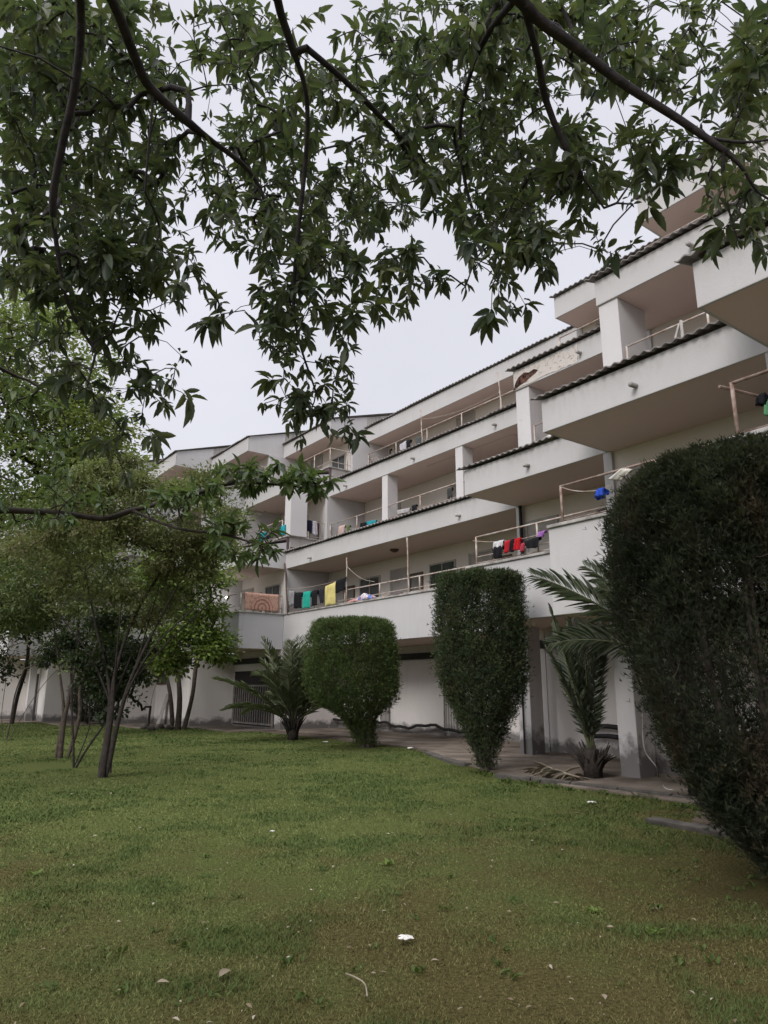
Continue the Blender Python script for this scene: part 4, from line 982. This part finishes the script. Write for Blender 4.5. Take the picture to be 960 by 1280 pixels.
small_tree('sapling', 'bare leaning sapling stems beside the dirt patch under the small trees', (92, 960),
  [[(-.06, 0, .5), (-.2, .05, 1.3), (-.3, .1, 2.0)], [(.05, 0, 0.01), (.25, 0, .4), (.6, .1, 1.0), (.95, .2, 1.7)], [(0, 0, 0.01), (.12, 0, .35), (.2, .1, .8), (.15, .1, 1.2)]],
  [(75, 830, 14, 10, 0, .1, 4), (150, 850, 16, 14, 0, .2, 6)], 8, .06, .07, M['dullgreen'], M['bark'], rs, .013, .3, cat='sapling')
small_tree('bare_shrub', 'thin bare twigged shrub at the left edge of the lawn', (8, 925),
  [[(.05, 0, .6), (.1, 0, 1.4), (.3, 0, 2.2)], [(-.1, 0, .01), (-.25, 0, .8), (-.3, .1, 1.8)], [(.1, 0, .01), (.5, 0, .9), (1.0, .1, 1.8), (1.7, .2, 2.6)]],
  [(20, 800, 40, 40, 0, .6, 24)], 6, .08, .08, M['dullgreen'], M['bark_pale'], rs, .010, .35, cat='shrub')
small_tree('slim_tree', 'slim fresh green tree with three pale stems close to the ground floor wall', (222, 912),
  [[(.0, 0, 1.2), (-.2, 0, 2.6), (-.4, 0, 4.0), (.2, .1, 5.6)], [(.25, 0, 0.01), (.5, 0, 1.3), (.6, .1, 2.8), (1.0, .2, 4.2)], [(-.2, 0, 0.01), (-.4, 0, 1.4), (-.9, .1, 3.0), (-1.2, .2, 4.4)]],
  [(240, 770, 42, 60, -3.2, 1.0, 120), (230, 705, 45, 40, -3.2, 1.0, 80), (265, 812, 24, 16, -3.2, .7, 40), (215, 820, 20, 22, -3.0, .6, 30)], 38, .22, .17, M['bright'], M['bark_pale'], rs, .012, .42, tpl=T_MID, rmax=.16, rmin=(.13, .03))
small_tree('broad_tree', 'tall yellow green tree rising behind the small trees at the left', (-75, 915),
  [[(.2, 0, 1.5), (.3, .2, 3.2), (.6, .3, 5.5), (.8, .5, 8.0)]],
  [(60, 460, 70, 75, 0, 2.0, 130), (10, 420, 60, 60, 0, 2, 80), (90, 540, 70, 60, -.5, 2.0, 120), (20, 580, 80, 70, 0, 2, 110), (130, 600, 50, 40, -1, 1.5, 60), (80, 660, 90, 50, -1, 2, 100), (10, 700, 60, 50, -1, 2, 60)],
  40, .40, .20, M['yellowgreen'], M['bark'], rs, .012, .5, tpl=T_MID, rmax=.25)
small_tree('dense_shrub', 'dense dark shrub against the wall at the far left', (15, 905),
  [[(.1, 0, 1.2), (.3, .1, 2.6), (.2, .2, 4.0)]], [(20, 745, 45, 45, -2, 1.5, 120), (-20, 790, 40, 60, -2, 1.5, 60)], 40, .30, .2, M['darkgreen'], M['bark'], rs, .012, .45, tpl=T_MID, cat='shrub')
small_tree('wall_creeper', 'dark straggly bush hanging over the ground floor wall behind the slim tree', (185, 912),
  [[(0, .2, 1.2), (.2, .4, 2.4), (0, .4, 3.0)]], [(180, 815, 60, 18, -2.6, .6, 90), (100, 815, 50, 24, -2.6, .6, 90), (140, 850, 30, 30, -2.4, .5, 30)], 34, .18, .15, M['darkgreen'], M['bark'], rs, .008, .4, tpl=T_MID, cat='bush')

# ------------------------------------------------------------------ clipped bushes
M['juniper'] = m_leaf('juniper_spray', (0.042, 0.058, 0.034), (0.066, 0.088, 0.046), (0.110, 0.140, 0.060), .15, .7, .15, (0.085, 0.070, 0.042), 2.0, (.56, .72))
M['juniper_bright'] = m_leaf('fresh_juniper_spray', (0.062, 0.092, 0.036), (0.100, 0.142, 0.050), (0.165, 0.210, 0.070), .15, .7, .15, (0.075, 0.080, 0.035), 1.8, (.56, .72))
M['juniper_dark'] = m_leaf('dark_juniper_spray', (0.032, 0.040, 0.028), (0.048, 0.058, 0.037), (0.080, 0.094, 0.052), .14, .7, .12, (0.085, 0.066, 0.046), 2.2, (.54, .70))
def topiary(label, base, prof, dens, size, mat, rs, stems=9, lower=1.0, topsoft=.25, deep=.35, root=(0, 0), lowz=.5, twigs=260):
    """prof: (z, radius) outline of a clipped bush of upward fanning stems"""
    t_ = thing('clipped_bush', base, label, 'bush', 'clipped bushes along the building')
    zs = np.array([q[0] for q in prof]); rr_ = np.array([q[1] for q in prof]); H = zs[-1]; Rm = rr_.max()
    def Rad(z, th): return np.interp(z, zs, rr_) * (1 + .04 * np.sin(3 * th + 1.3 + z) + .032 * np.sin(5 * th + 2.1 * z) + .03 * np.sin(9 * th - 3 * z) + .022 * np.sin(16 * th + 8 * z))
    area = 2 * np.pi * Rm * H + np.pi * Rm ** 2; n = int(area * dens)
    nt_ = int(n * .18); ns = n - nt_
    z = rs.uniform(zs[0] + .06, H, ns * 2); th = rs.uniform(0, 2 * np.pi, ns * 2)
    keep = rs.uniform(0, Rm, ns * 2) < np.interp(z, zs, rr_) ; keep &= rs.uniform(0, 1, ns * 2) < np.interp(z, [H * lowz * .4, H * lowz * .7, H * lowz * 1.1, H * lowz * 1.4], [1.0, lower, lower, 1.0])
    gap = np.sin(6 * th + 3 * z + 1) * np.sin(4.3 * z + 2 * th) + .7 * np.sin(11 * th - 5.3 * z) * np.sin(8.1 * z + th); keep &= ~((gap < -.62) & (rs.uniform(size=ns * 2) < .5))
    z = z[keep][:ns]; th = th[keep][:ns]; R0 = Rad(z, th)
    dep = np.abs(rs.normal(0, .07, len(z))) + (rs.uniform(size=len(z)) < deep) * rs.uniform(0, .45, len(z)) * R0; tuft = .05 * np.sin(13 * th + 4 * z) * np.sin(9 * z + 3 * th) + .05 * np.sin(23 * th - 7 * z) * np.sin(17 * z + 5 * th) + rs.normal(0, .025, len(z)) + (rs.uniform(size=len(z)) < .06) * rs.uniform(0, .26, len(z)) ** 1.3
    r_ = np.maximum(R0 - dep + tuft, .03); A_ = np.stack([r_ * np.cos(th), r_ * np.sin(th), z], 1)
    o1 = np.stack([np.cos(th), np.sin(th), np.zeros(len(th))], 1)
    up = .9 + 0 * z
    D1 = o1 * rs.uniform(.2, 1.1, (len(z), 1)) + np.array([0, 0, 1.0]) * up[:, None] + rs.normal(0, .45, (len(z), 3))
    th2 = rs.uniform(0, 2 * np.pi, nt_); q = np.sqrt(rs.uniform(0, 1, nt_)); Rt = Rad(np.full(nt_, H - topsoft), th2) * q
    B_ = np.stack([Rt * np.cos(th2), Rt * np.sin(th2), H - .06 - topsoft * q ** 4 + .05 * np.sin(7 * Rt + 3 * th2) * np.sin(5 * th2) + rs.normal(0, .035, nt_)], 1)
    D2 = np.array([0, 0, 1.0]) + rs.normal(0, .5, (nt_, 3))
    org = np.concatenate([A_, B_]) + base; D_ = np.concatenate([D1, D2]); m_ = len(org)
    nr = unit(np.concatenate([o1, np.tile([[0.3, 0.2, 1.0]], (nt_, 1))]) + rs.normal(0, .6, (m_, 3)))
    rd = np.clip(rs.normal(.42, .2, m_) + .22 * np.sin(org[:, 0] * 6 + org[:, 2] * 5) * np.sin(org[:, 1] * 7), 0, 1)
    org[:, :2] += np.array(root)[None] * np.clip(1 - (org[:, 2:3] - base[2]) / 1.3, 0, 1)
    leaves('foliage', T_FIN, org, D_, nr, size * rs.uniform(.7, 1.35, m_), size * rs.uniform(.7, 1.1, m_), rd, mat, t_)
    net = Net(rs); rt = base + np.array([root[0], root[1], 0.0])
    for i in range(stems):
        a_ = 2 * np.pi * i / stems + rs.uniform(-.3, .3); k = rs.uniform(.35, .8); u_ = np.array([math.cos(a_), math.sin(a_), 0]); rb = float(rr_[0])
        pts = [rt + u_ * rb * .45 + [0, 0, -.05], rt + u_ * rb * .5 + [0, 0, .15]] + [base + (rt - base) * max(0, 1 - q * 2.6) + u_ * k * float(np.interp(q * H, zs, rr_)) + [0, 0, q * H] for q in (.14, .3, .5, .75, .93)]
        net.P.append(pts[0]); net.par.append(-1); net.path(pts, parent=len(net.P) - 1, rm=(max(.035, rb * .3), .008))
    m2 = twigs; zz = rs.uniform(.25 * H, H * .96, m2); tt = rs.uniform(0, 2 * np.pi, m2); q = rs.uniform(.55, 1.0, m2) * Rad(zz, tt)
    net.attach(list(np.stack([q * np.cos(tt), q * np.sin(tt), zz], 1) + base), sag=-.15, jit=.06)
    net.mesh('stems', M['twig'], t_, .004, .45, 5, .12)
    return t_
b1_ = on_ground(440, 934); topiary('round topped clipped bush with bright green crown beside the small palm', b1_,
  [(0, .28), (.35, .30), (.75, .46), (1.0, .80), (1.22, 1.08), (1.5, 1.22), (2.0, 1.28), (2.6, 1.26), (3.1, 1.20), (3.36, 1.12), (3.5, .95)], 1250, .10, M['juniper_bright'], rs, 8, topsoft=.28, root=(.42, 0))
b2_ = on_ground(607, 964); topiary('tall flat topped clipped bush in front of the raised parapet', b2_,
  [(0, .15), (.25, .18), (.68, .39), (1.05, .56), (1.40, .72), (1.75, .85), (2.5, .87), (3.3, .87), (3.74, .87), (3.9, .83)], 2300, .085, M['juniper'], rs, 9, topsoft=.09)
b3_ = np.array([3.44, 6.36, 0]); topiary('huge dark clipped bush at the right edge, nearest to the viewer', b3_,
  [(0, .16), (.2, .34), (.5, .62), (.9, .88), (1.4, 1.13), (1.9, 1.25), (2.6, 1.27), (3.0, 1.24), (3.3, 1.17), (3.5, 1.05), (3.62, .88)], 4600, .066, M['juniper_dark'], rs, 22, lower=.30, topsoft=.22, deep=.25, lowz=.55, twigs=900)
sm = on_ground(108, 906); topiary('small dark clipped bush in front of the far left wall', sm, [(0, .2), (.4, .5), (.9, .8), (1.6, .75), (2.2, .35)], 400, .15, M['juniper_dark'], rs, 5)

# ------------------------------------------------------------------ palms
M['palm'] = m_leaf('palm_leaflet', (0.085, 0.108, 0.078), (0.12, 0.145, 0.10), (0.17, 0.195, 0.13), .25, .38, .5)
M['palm_grey'] = m_leaf('greyish_palm_leaflet', (0.13, 0.155, 0.095), (0.17, 0.195, 0.115), (0.22, 0.245, 0.14), .2, .5, .35)
M['palm_rib'] = m_plain('palm_rib', (0.10, 0.115, 0.055), (0.07, 0.075, 0.04), 8, .6)
def frond(parent, base, az, elev, length, droop, ll, n, mat, rs, twist=0.0, vee=.6, out=.8, wmin=.018):
    d0 = np.array([math.cos(az) * math.cos(elev), math.sin(az) * math.cos(elev), math.sin(elev)]); pts = []
    side = unit(np.cross(d0, [0, 0, 1.0])); side = unit(side + np.array([0, 0, twist]))
    for i in range(17):
        u = i / 16; pts.append(base + d0 * length * u + np.array([0, 0, -droop * length * u ** 2.2]))
    mb = MB(); mb.tube(pts, [.022 * (1 - .85 * i / 16) + .003 for i in range(17)], 5)
    rib = mb.build('frond', M['palm_rib'], parent, smooth=True)
    P_ = np.array(pts); org = []; dr = []; nr = []; ln = []; rd = []
    for i in range(n):
        u = .12 + .87 * i / n; f = u * 16; k = min(int(f), 15); p = P_[k] + (P_[k + 1] - P_[k]) * (f - k); t_ = unit(P_[k + 1] - P_[k]); sd = unit(np.cross(t_, np.cross(side, t_))); upv = np.cross(sd, t_)
        L_ = ll * (math.sin(math.pi * min(1, .12 + u * .86)) ** .6) * rs.uniform(.85, 1.1)
        for s in (-1, 1):
            org.append(p); dr.append(unit(t_ * (.75 + .5 * u) + s * sd * out + upv * vee * rs.uniform(.2, 1.0) + rs.normal(0, .09, 3) + np.array([0, 0, -.12]))); nr.append(upv + rs.normal(0, .3, 3)); ln.append(L_); rd.append(rs.uniform())
    ln = np.array(ln)
    leaves('leaflets', T_MID, np.array(org), np.array(dr), np.array(nr), ln, np.maximum(ln * .046, wmin), np.array(rd), mat, rib)
def dead_skirt(parent, base, n, rs, r=.16, h=.5):
    mb = MB()
    for i in range(n):
        a_ = rs.uniform(0, 6.28); q = rs.uniform(.3, 1); p0 = base + np.array([math.cos(a_) * r * .5, math.sin(a_) * r * .5, .02 + .2 * rs.uniform()]); p1 = base + np.array([math.cos(a_) * (r + .3 * q), math.sin(a_) * (r + .3 * q), .15 + h * rs.uniform(.4, 1)])
        mb.tube([p0, (p0 + p1) / 2 + [0, 0, .04], p1], [.035, .024, .006], 5)
    mb.tube([base + [0, 0, -.05], base + [0, 0, .3], base + [0, 0, .5]], [r, r * 1.05, r * .7], 9)
    return mb.build('trunk', M['bark'], parent, smooth=True)
pb_ = on_ground(742, 972); pm = thing('upright_palm', pb_, 'young palm with upright narrow fronds in front of the stained white wall', 'palm'); dead_skirt(pm, pb_, 46, rs, .17, .5)
for az, el, L_, dr_, ll in ((3.0, 1.36, 3.0, .05, .46), (2.4, 1.47, 3.1, .04, .46), (3.5, 1.33, 2.75, .09, .44), (1.0, 1.48, 2.95, .03, .44), (0.2, 1.42, 2.7, .07, .42), (4.4, 1.42, 2.75, .07, .44), (5.4, 1.40, 2.5, .09, .42), (3.0, 1.26, 2.4, .12, .40), (2.0, 1.30, 2.5, .14, .42), (3.2, 1.45, 2.6, .05, .44)):
    frond(pm, pb_ + [0, 0, .42], az, el, L_ * 1.02, dr_ + .02, ll * .95, 60, M['palm'], rs, out=1.15, wmin=.016, vee=.35)
pb2 = np.array([4.75, 11.3, 0]); pm2 = thing('arching_palm', pb2, 'palm behind the huge dark bush sending long arching fronds to the left', 'palm'); 
mb = MB(); mb.tube([pb2 + [0, 0, -.05], pb2 + [-.05, .02, 1.2], pb2 + [-.12, .03, 2.0]], [.2, .18, .15], 9); mb.build('trunk', M['bark'], pm2, smooth=True)
for az, el, L_, dr_, ll in ((3.05, .74, 3.05, .20, .60), (2.98, 1.02, 2.6, .24, .55), (3.35, .95, 2.3, .30, .50), (2.4, .9, 2.3, .4, .46), (1.6, 1.0, 2.4, .4, .46), (.8, .9, 2.4, .4, .46), (0, .9, 2.3, .4, .46), (5.2, .9, 2.3, .4, .46), (4.4, 1.0, 2.2, .4, .46), (3.15, .45, 2.3, .30, .50)):
    frond(pm2, pb2 + [-.12, .03, 1.95], az, el, L_, dr_, ll, 46, M['palm'], rs, vee=.25, twist=1.5 if 2.9 < az < 3.4 else .3)
pb0 = on_ground(366, 925); pm0 = thing('bushy_palm', pb0, 'bushy greyish palm between the metal gate and the round topped bush', 'palm'); dead_skirt(pm0, pb0, 46, rs, .17, .9)
for i in range(34):
    az = i * 2.399 + rs.uniform(-.2, .2); el = rs.uniform(.5, 1.45); frond(pm0, pb0 + [0, 0, .5], az, el, rs.uniform(2.5, 3.6), rs.uniform(.15, .5), .55, 50, M['palm_grey'], rs, out=.9, wmin=.014)

# ------------------------------------------------------------------ lawn blades, weeds and litter
n = 720000
th = rs.uniform(-.80, .80, n) ; r_ = np.exp(rs.uniform(math.log(2.2), math.log(40), n)); x = r_ * np.sin(th); y = r_ * np.cos(th)
a_ = x * PV[0] + y * PV[1]; b_ = x * DV[0] + y * DV[1]
ok = a_ < lawn_edge(b_) - .02 + .15 * rs.normal(size=n) * (rs.uniform(size=n) < .2)
def vnoise(x, y, s, seed):
    g_ = np.random.RandomState(seed).uniform(size=(256, 256)); X = x / s + 100; Y = y / s + 100; i = np.floor(X).astype(int); j = np.floor(Y).astype(int); u = X - i; v = Y - j; u = u * u * (3 - 2 * u); v = v * v * (3 - 2 * v); i %= 255; j %= 255
    return (g_[i, j] * (1 - u) + g_[i + 1, j] * u) * (1 - v) + (g_[i, j + 1] * (1 - u) + g_[i + 1, j + 1] * u) * v
lush = .55 * vnoise(x, y, .9, 1) + .45 * vnoise(x, y, .28, 2)
lush = np.clip(lush + np.clip((r_ - 7) * .03, 0, .12) - .02, 0, 1)
ok &= rs.uniform(size=n) < .42 + .8 * lush
for q_, R__ in BARE: ok &= np.hypot(x - q_[0], y - q_[1]) > R__ * (.55 + .7 * vnoise(x, y, .35, 7)) * rs.uniform(.75, 1.1, n)
x, y, r_, lush = x[ok], y[ok], r_[ok], lush[ok]; n = len(x)
hgt = (.009 + .034 * lush ** 2.4 * rs.uniform(.4, 1.5, n)) * (1 + .006 * r_); wd = np.maximum(.0028, .00068 * r_) * rs.uniform(.7, 1.3, n)
az = rs.uniform(0, 6.28, n); ln = rs.normal(0, .7, (n, 2)) * hgt[:, None]
base = np.stack([x, y, np.full(n, -.002)], 1); sd = np.stack([np.cos(az), np.sin(az), np.zeros(n)], 1) * wd[:, None]
tip = base + np.stack([ln[:, 0], ln[:, 1], hgt], 1)
co_ = np.stack([base - sd, base + sd, tip], 1).reshape(-1, 3)
gme = fast_mesh('grass', co_, np.arange(n * 3).reshape(-1, 3), 3, np.repeat(rs.uniform(size=n), 3))
la_ = gme.attributes.new('lush', 'FLOAT', 'POINT'); la_.data.foreach_set('value', np.repeat(lush, 3).astype(np.float32))
tag(link('grass', gme, M['blades'], None), kind='stuff')

M['weed'] = m_leaf('weed_leaf', (0.05, 0.085, 0.02), (0.075, 0.115, 0.03), (0.11, 0.15, 0.045), .3, .6, .2)
def weed_clump(pts, name, mat, size, k, kind):
    org = []; dr = []; ln = []
    for (p, s) in pts:
        for i in range(k):
            a0 = rs.uniform(0, 6.28); org.append(np.array(p) + [rs.normal(0, .03 * s), rs.normal(0, .03 * s), .005]); dr.append([math.cos(a0), math.sin(a0), rs.uniform(.3, 1.4)]); ln.append(size * s * rs.uniform(.6, 1.2))
    return leaves(name, T_MID, np.array(org), np.array(dr), np.tile([[0, 0, 1.0]], (len(org), 1)) + rs.normal(0, .2, (len(org), 3)), np.array(ln), np.array(ln) * .42, rs.uniform(size=len(org)), mat)
pts = []
for _ in range(150):
    r0_ = math.exp(rs.uniform(math.log(4.2), math.log(16))); t0 = rs.uniform(-.55, .55); q = np.array([r0_ * math.sin(t0), r0_ * math.cos(t0), 0])
    if q @ PV < lawn_edge(float(q @ DV)) - .1: pts.append((q, rs.uniform(.5, 1.1)))
for i in range(70):
    b0_ = rs.uniform(5.5, 11); pts.append((W(float(lawn_edge(b0_)) - rs.uniform(0.02, .5), b0_, 0), rs.uniform(.8, 1.6)))
tag(weed_clump(pts, 'weeds', M['weed'], .055, 7, None), kind='stuff')
def weed(x, y, s, label):
    p = on_ground(x, y); o = weed_clump([(np.zeros(3), s)], 'weed', M['bright'], .075, 16, None)
    o.location = tuple(p); tag(o, label, 'weed')
weed(485, 1082, 1.0, 'bright green leafy weed in the middle of the lawn'); weed(818, 1168, .8, 'flat green weed near the lower right corner of the lawn'); weed(742, 1142, .8, 'dark weed tuft in the worn lawn right of the white scrap')
weed(40, 1095, .9, 'weed tuft low on the left of the lawn')
# fallen leaves and twigs
org = []; dr = []
for _ in range(380):
    r0_ = math.exp(rs.uniform(math.log(4.0), math.log(17))); t0 = rs.uniform(-.6, .6); q = np.array([r0_ * math.sin(t0), r0_ * math.cos(t0), rs.uniform(.015, .035)])
    if q @ PV < lawn_edge(float(q @ DV)): org.append(q); a0 = rs.uniform(0, 6.28); dr.append([math.cos(a0), math.sin(a0), rs.uniform(-.15, .2)])
M['dryleaf'] = m_leaf('dry_leaf', (0.16, 0.12, 0.08), (0.26, 0.21, 0.15), (0.42, 0.38, 0.32), .1, .8, .1)
L_ = rs.uniform(.018, .05, len(org))
tag(leaves('leaf_litter', T_MID, np.array(org), np.array(dr), np.tile([[0, 0, 1.0]], (len(org), 1)) + rs.normal(0, .35, (len(org), 3)), L_, L_ * .4, rs.uniform(size=len(org)), M['dryleaf']), kind='stuff')
def fallen(x, y, L_, az, label, name='fallen_leaf', mat='dryleaf', wr=.36):
    p = on_ground(x, y, .03)
    o = leaves(name, T_BIG, np.zeros((1, 3)), np.array([[math.cos(az), math.sin(az), .12]]), np.array([[.1, -.3, 1.0]]), L_, L_ * wr, np.array([.6]), M[mat]); o.location = tuple(p)
    tag(o, label, 'leaf')
fallen(273, 1222, .13, 1.2, 'large dry brown leaf lying on the near lawn'); fallen(195, 1228, .07, .1, 'small pale curled leaf left of the large dry leaf'); fallen(757, 1250, .08, 1.5, 'pale upright leaf near the lower right of the lawn')
def scrap(x, y, s, label, seed):
    r = random.Random(seed); p = on_ground(x, y, .0); vs = []; n = 6
    for j in range(n):
        for i in range(n): vs.append((p[0] + s * (i / (n - 1) - .5) * (1 + .3 * r.uniform(-1, 1)), p[1] + s * .7 * (j / (n - 1) - .5) * (1 + .3 * r.uniform(-1, 1)), .035 + s * .18 * r.random() * (1 if 0 < i < n - 1 else .5)))
    mb = MB(); mb.add(vs, [(j * n + i, j * n + i + 1, (j + 1) * n + i + 1, (j + 1) * n + i) for j in range(n - 1) for i in range(n - 1)])
    o = mb.build('paper_scrap', M['paper'], loc=p); o.modifiers.new('thick', 'SOLIDIFY').thickness = .004; tag(o, label, 'paper scrap')
scrap(508, 1180, .085, 'crumpled white paper scrap on the near lawn', 1); scrap(739, 1006, .10, 'white paper scrap on the lawn below the upright palm', 2)
scrap(513, 937, .16, 'white paper scrap at the lawn edge between two clipped bushes', 3); scrap(407, 929, .14, 'white scrap on the lawn edge left of the round topped bush', 4)
scrap(340, 1043, .045, 'flat white scrap in the left middle of the lawn', 5)
# thin fallen twig
tw = MB(); q = [on_ground(x, y, .03) for x, y in ((432, 1217), (445, 1222), (456, 1230), (459, 1245))]; tw.tube(smooth_path(q), .005, 5)
tag(tw.build('twig', M['lead'], loc=q[0], smooth=True), 'thin pale curved twig lying on the near lawn', 'twig')
# dead palm frond on the soil bed
fb = on_ground(722, 968, .05); df = thing('dead_frond', fb, 'dry pale palm frond lying on the soil beside the upright palm', 'palm frond')
mb = MB(); fq = [on_ground(x, y, z) for x, y, z in ((725, 972, .06), (708, 967, .12), (692, 963, .14), (675, 963, .08))]; mb.tube(smooth_path(fq), .02, 5); mb.build('rib', M['lead'], df, smooth=True)
org = []; dr = []
for i in range(60):
    u = rs.uniform(0, 2.99); k = int(u); p = fq[k] + (fq[k + 1] - fq[k]) * (u - k); org.append(p); dr.append(unit(np.array([-.7, .25, -.15]) + rs.normal(0, .55, 3) * [1, 1, .4]))
M['deadleaf'] = m_leaf('dead_palm_leaflet', (0.20, 0.17, 0.13), (0.32, 0.28, 0.22), (0.45, 0.41, 0.34), .1, .8, .1)
leaves('leaflets', T_MID, np.array(org), np.array(dr), np.tile([[0, 0, 1.0]], (60, 1)), .38, .03, rs.uniform(size=60), M['deadleaf'], df)
# stones at the wall foot
for i, (x, y) in enumerate(((180, 911), (200, 911), (212, 912), (189, 913))):
    p = on_ground(x, y, .0); mb = MB(); r = random.Random(i)
    mb.tube([p + [-.16, 0, .05], p + [-.08, .01, .08], p + [.06, 0, .09], p + [.17, .02, .04]], [.03, .11 + .03 * r.random(), .12, .04], 7)
    tag(mb.build('stone', M['stone'], loc=p, smooth=True), 'pale stone in a row at the wall foot beside the slim tree', 'stone', 'stones at the wall foot')
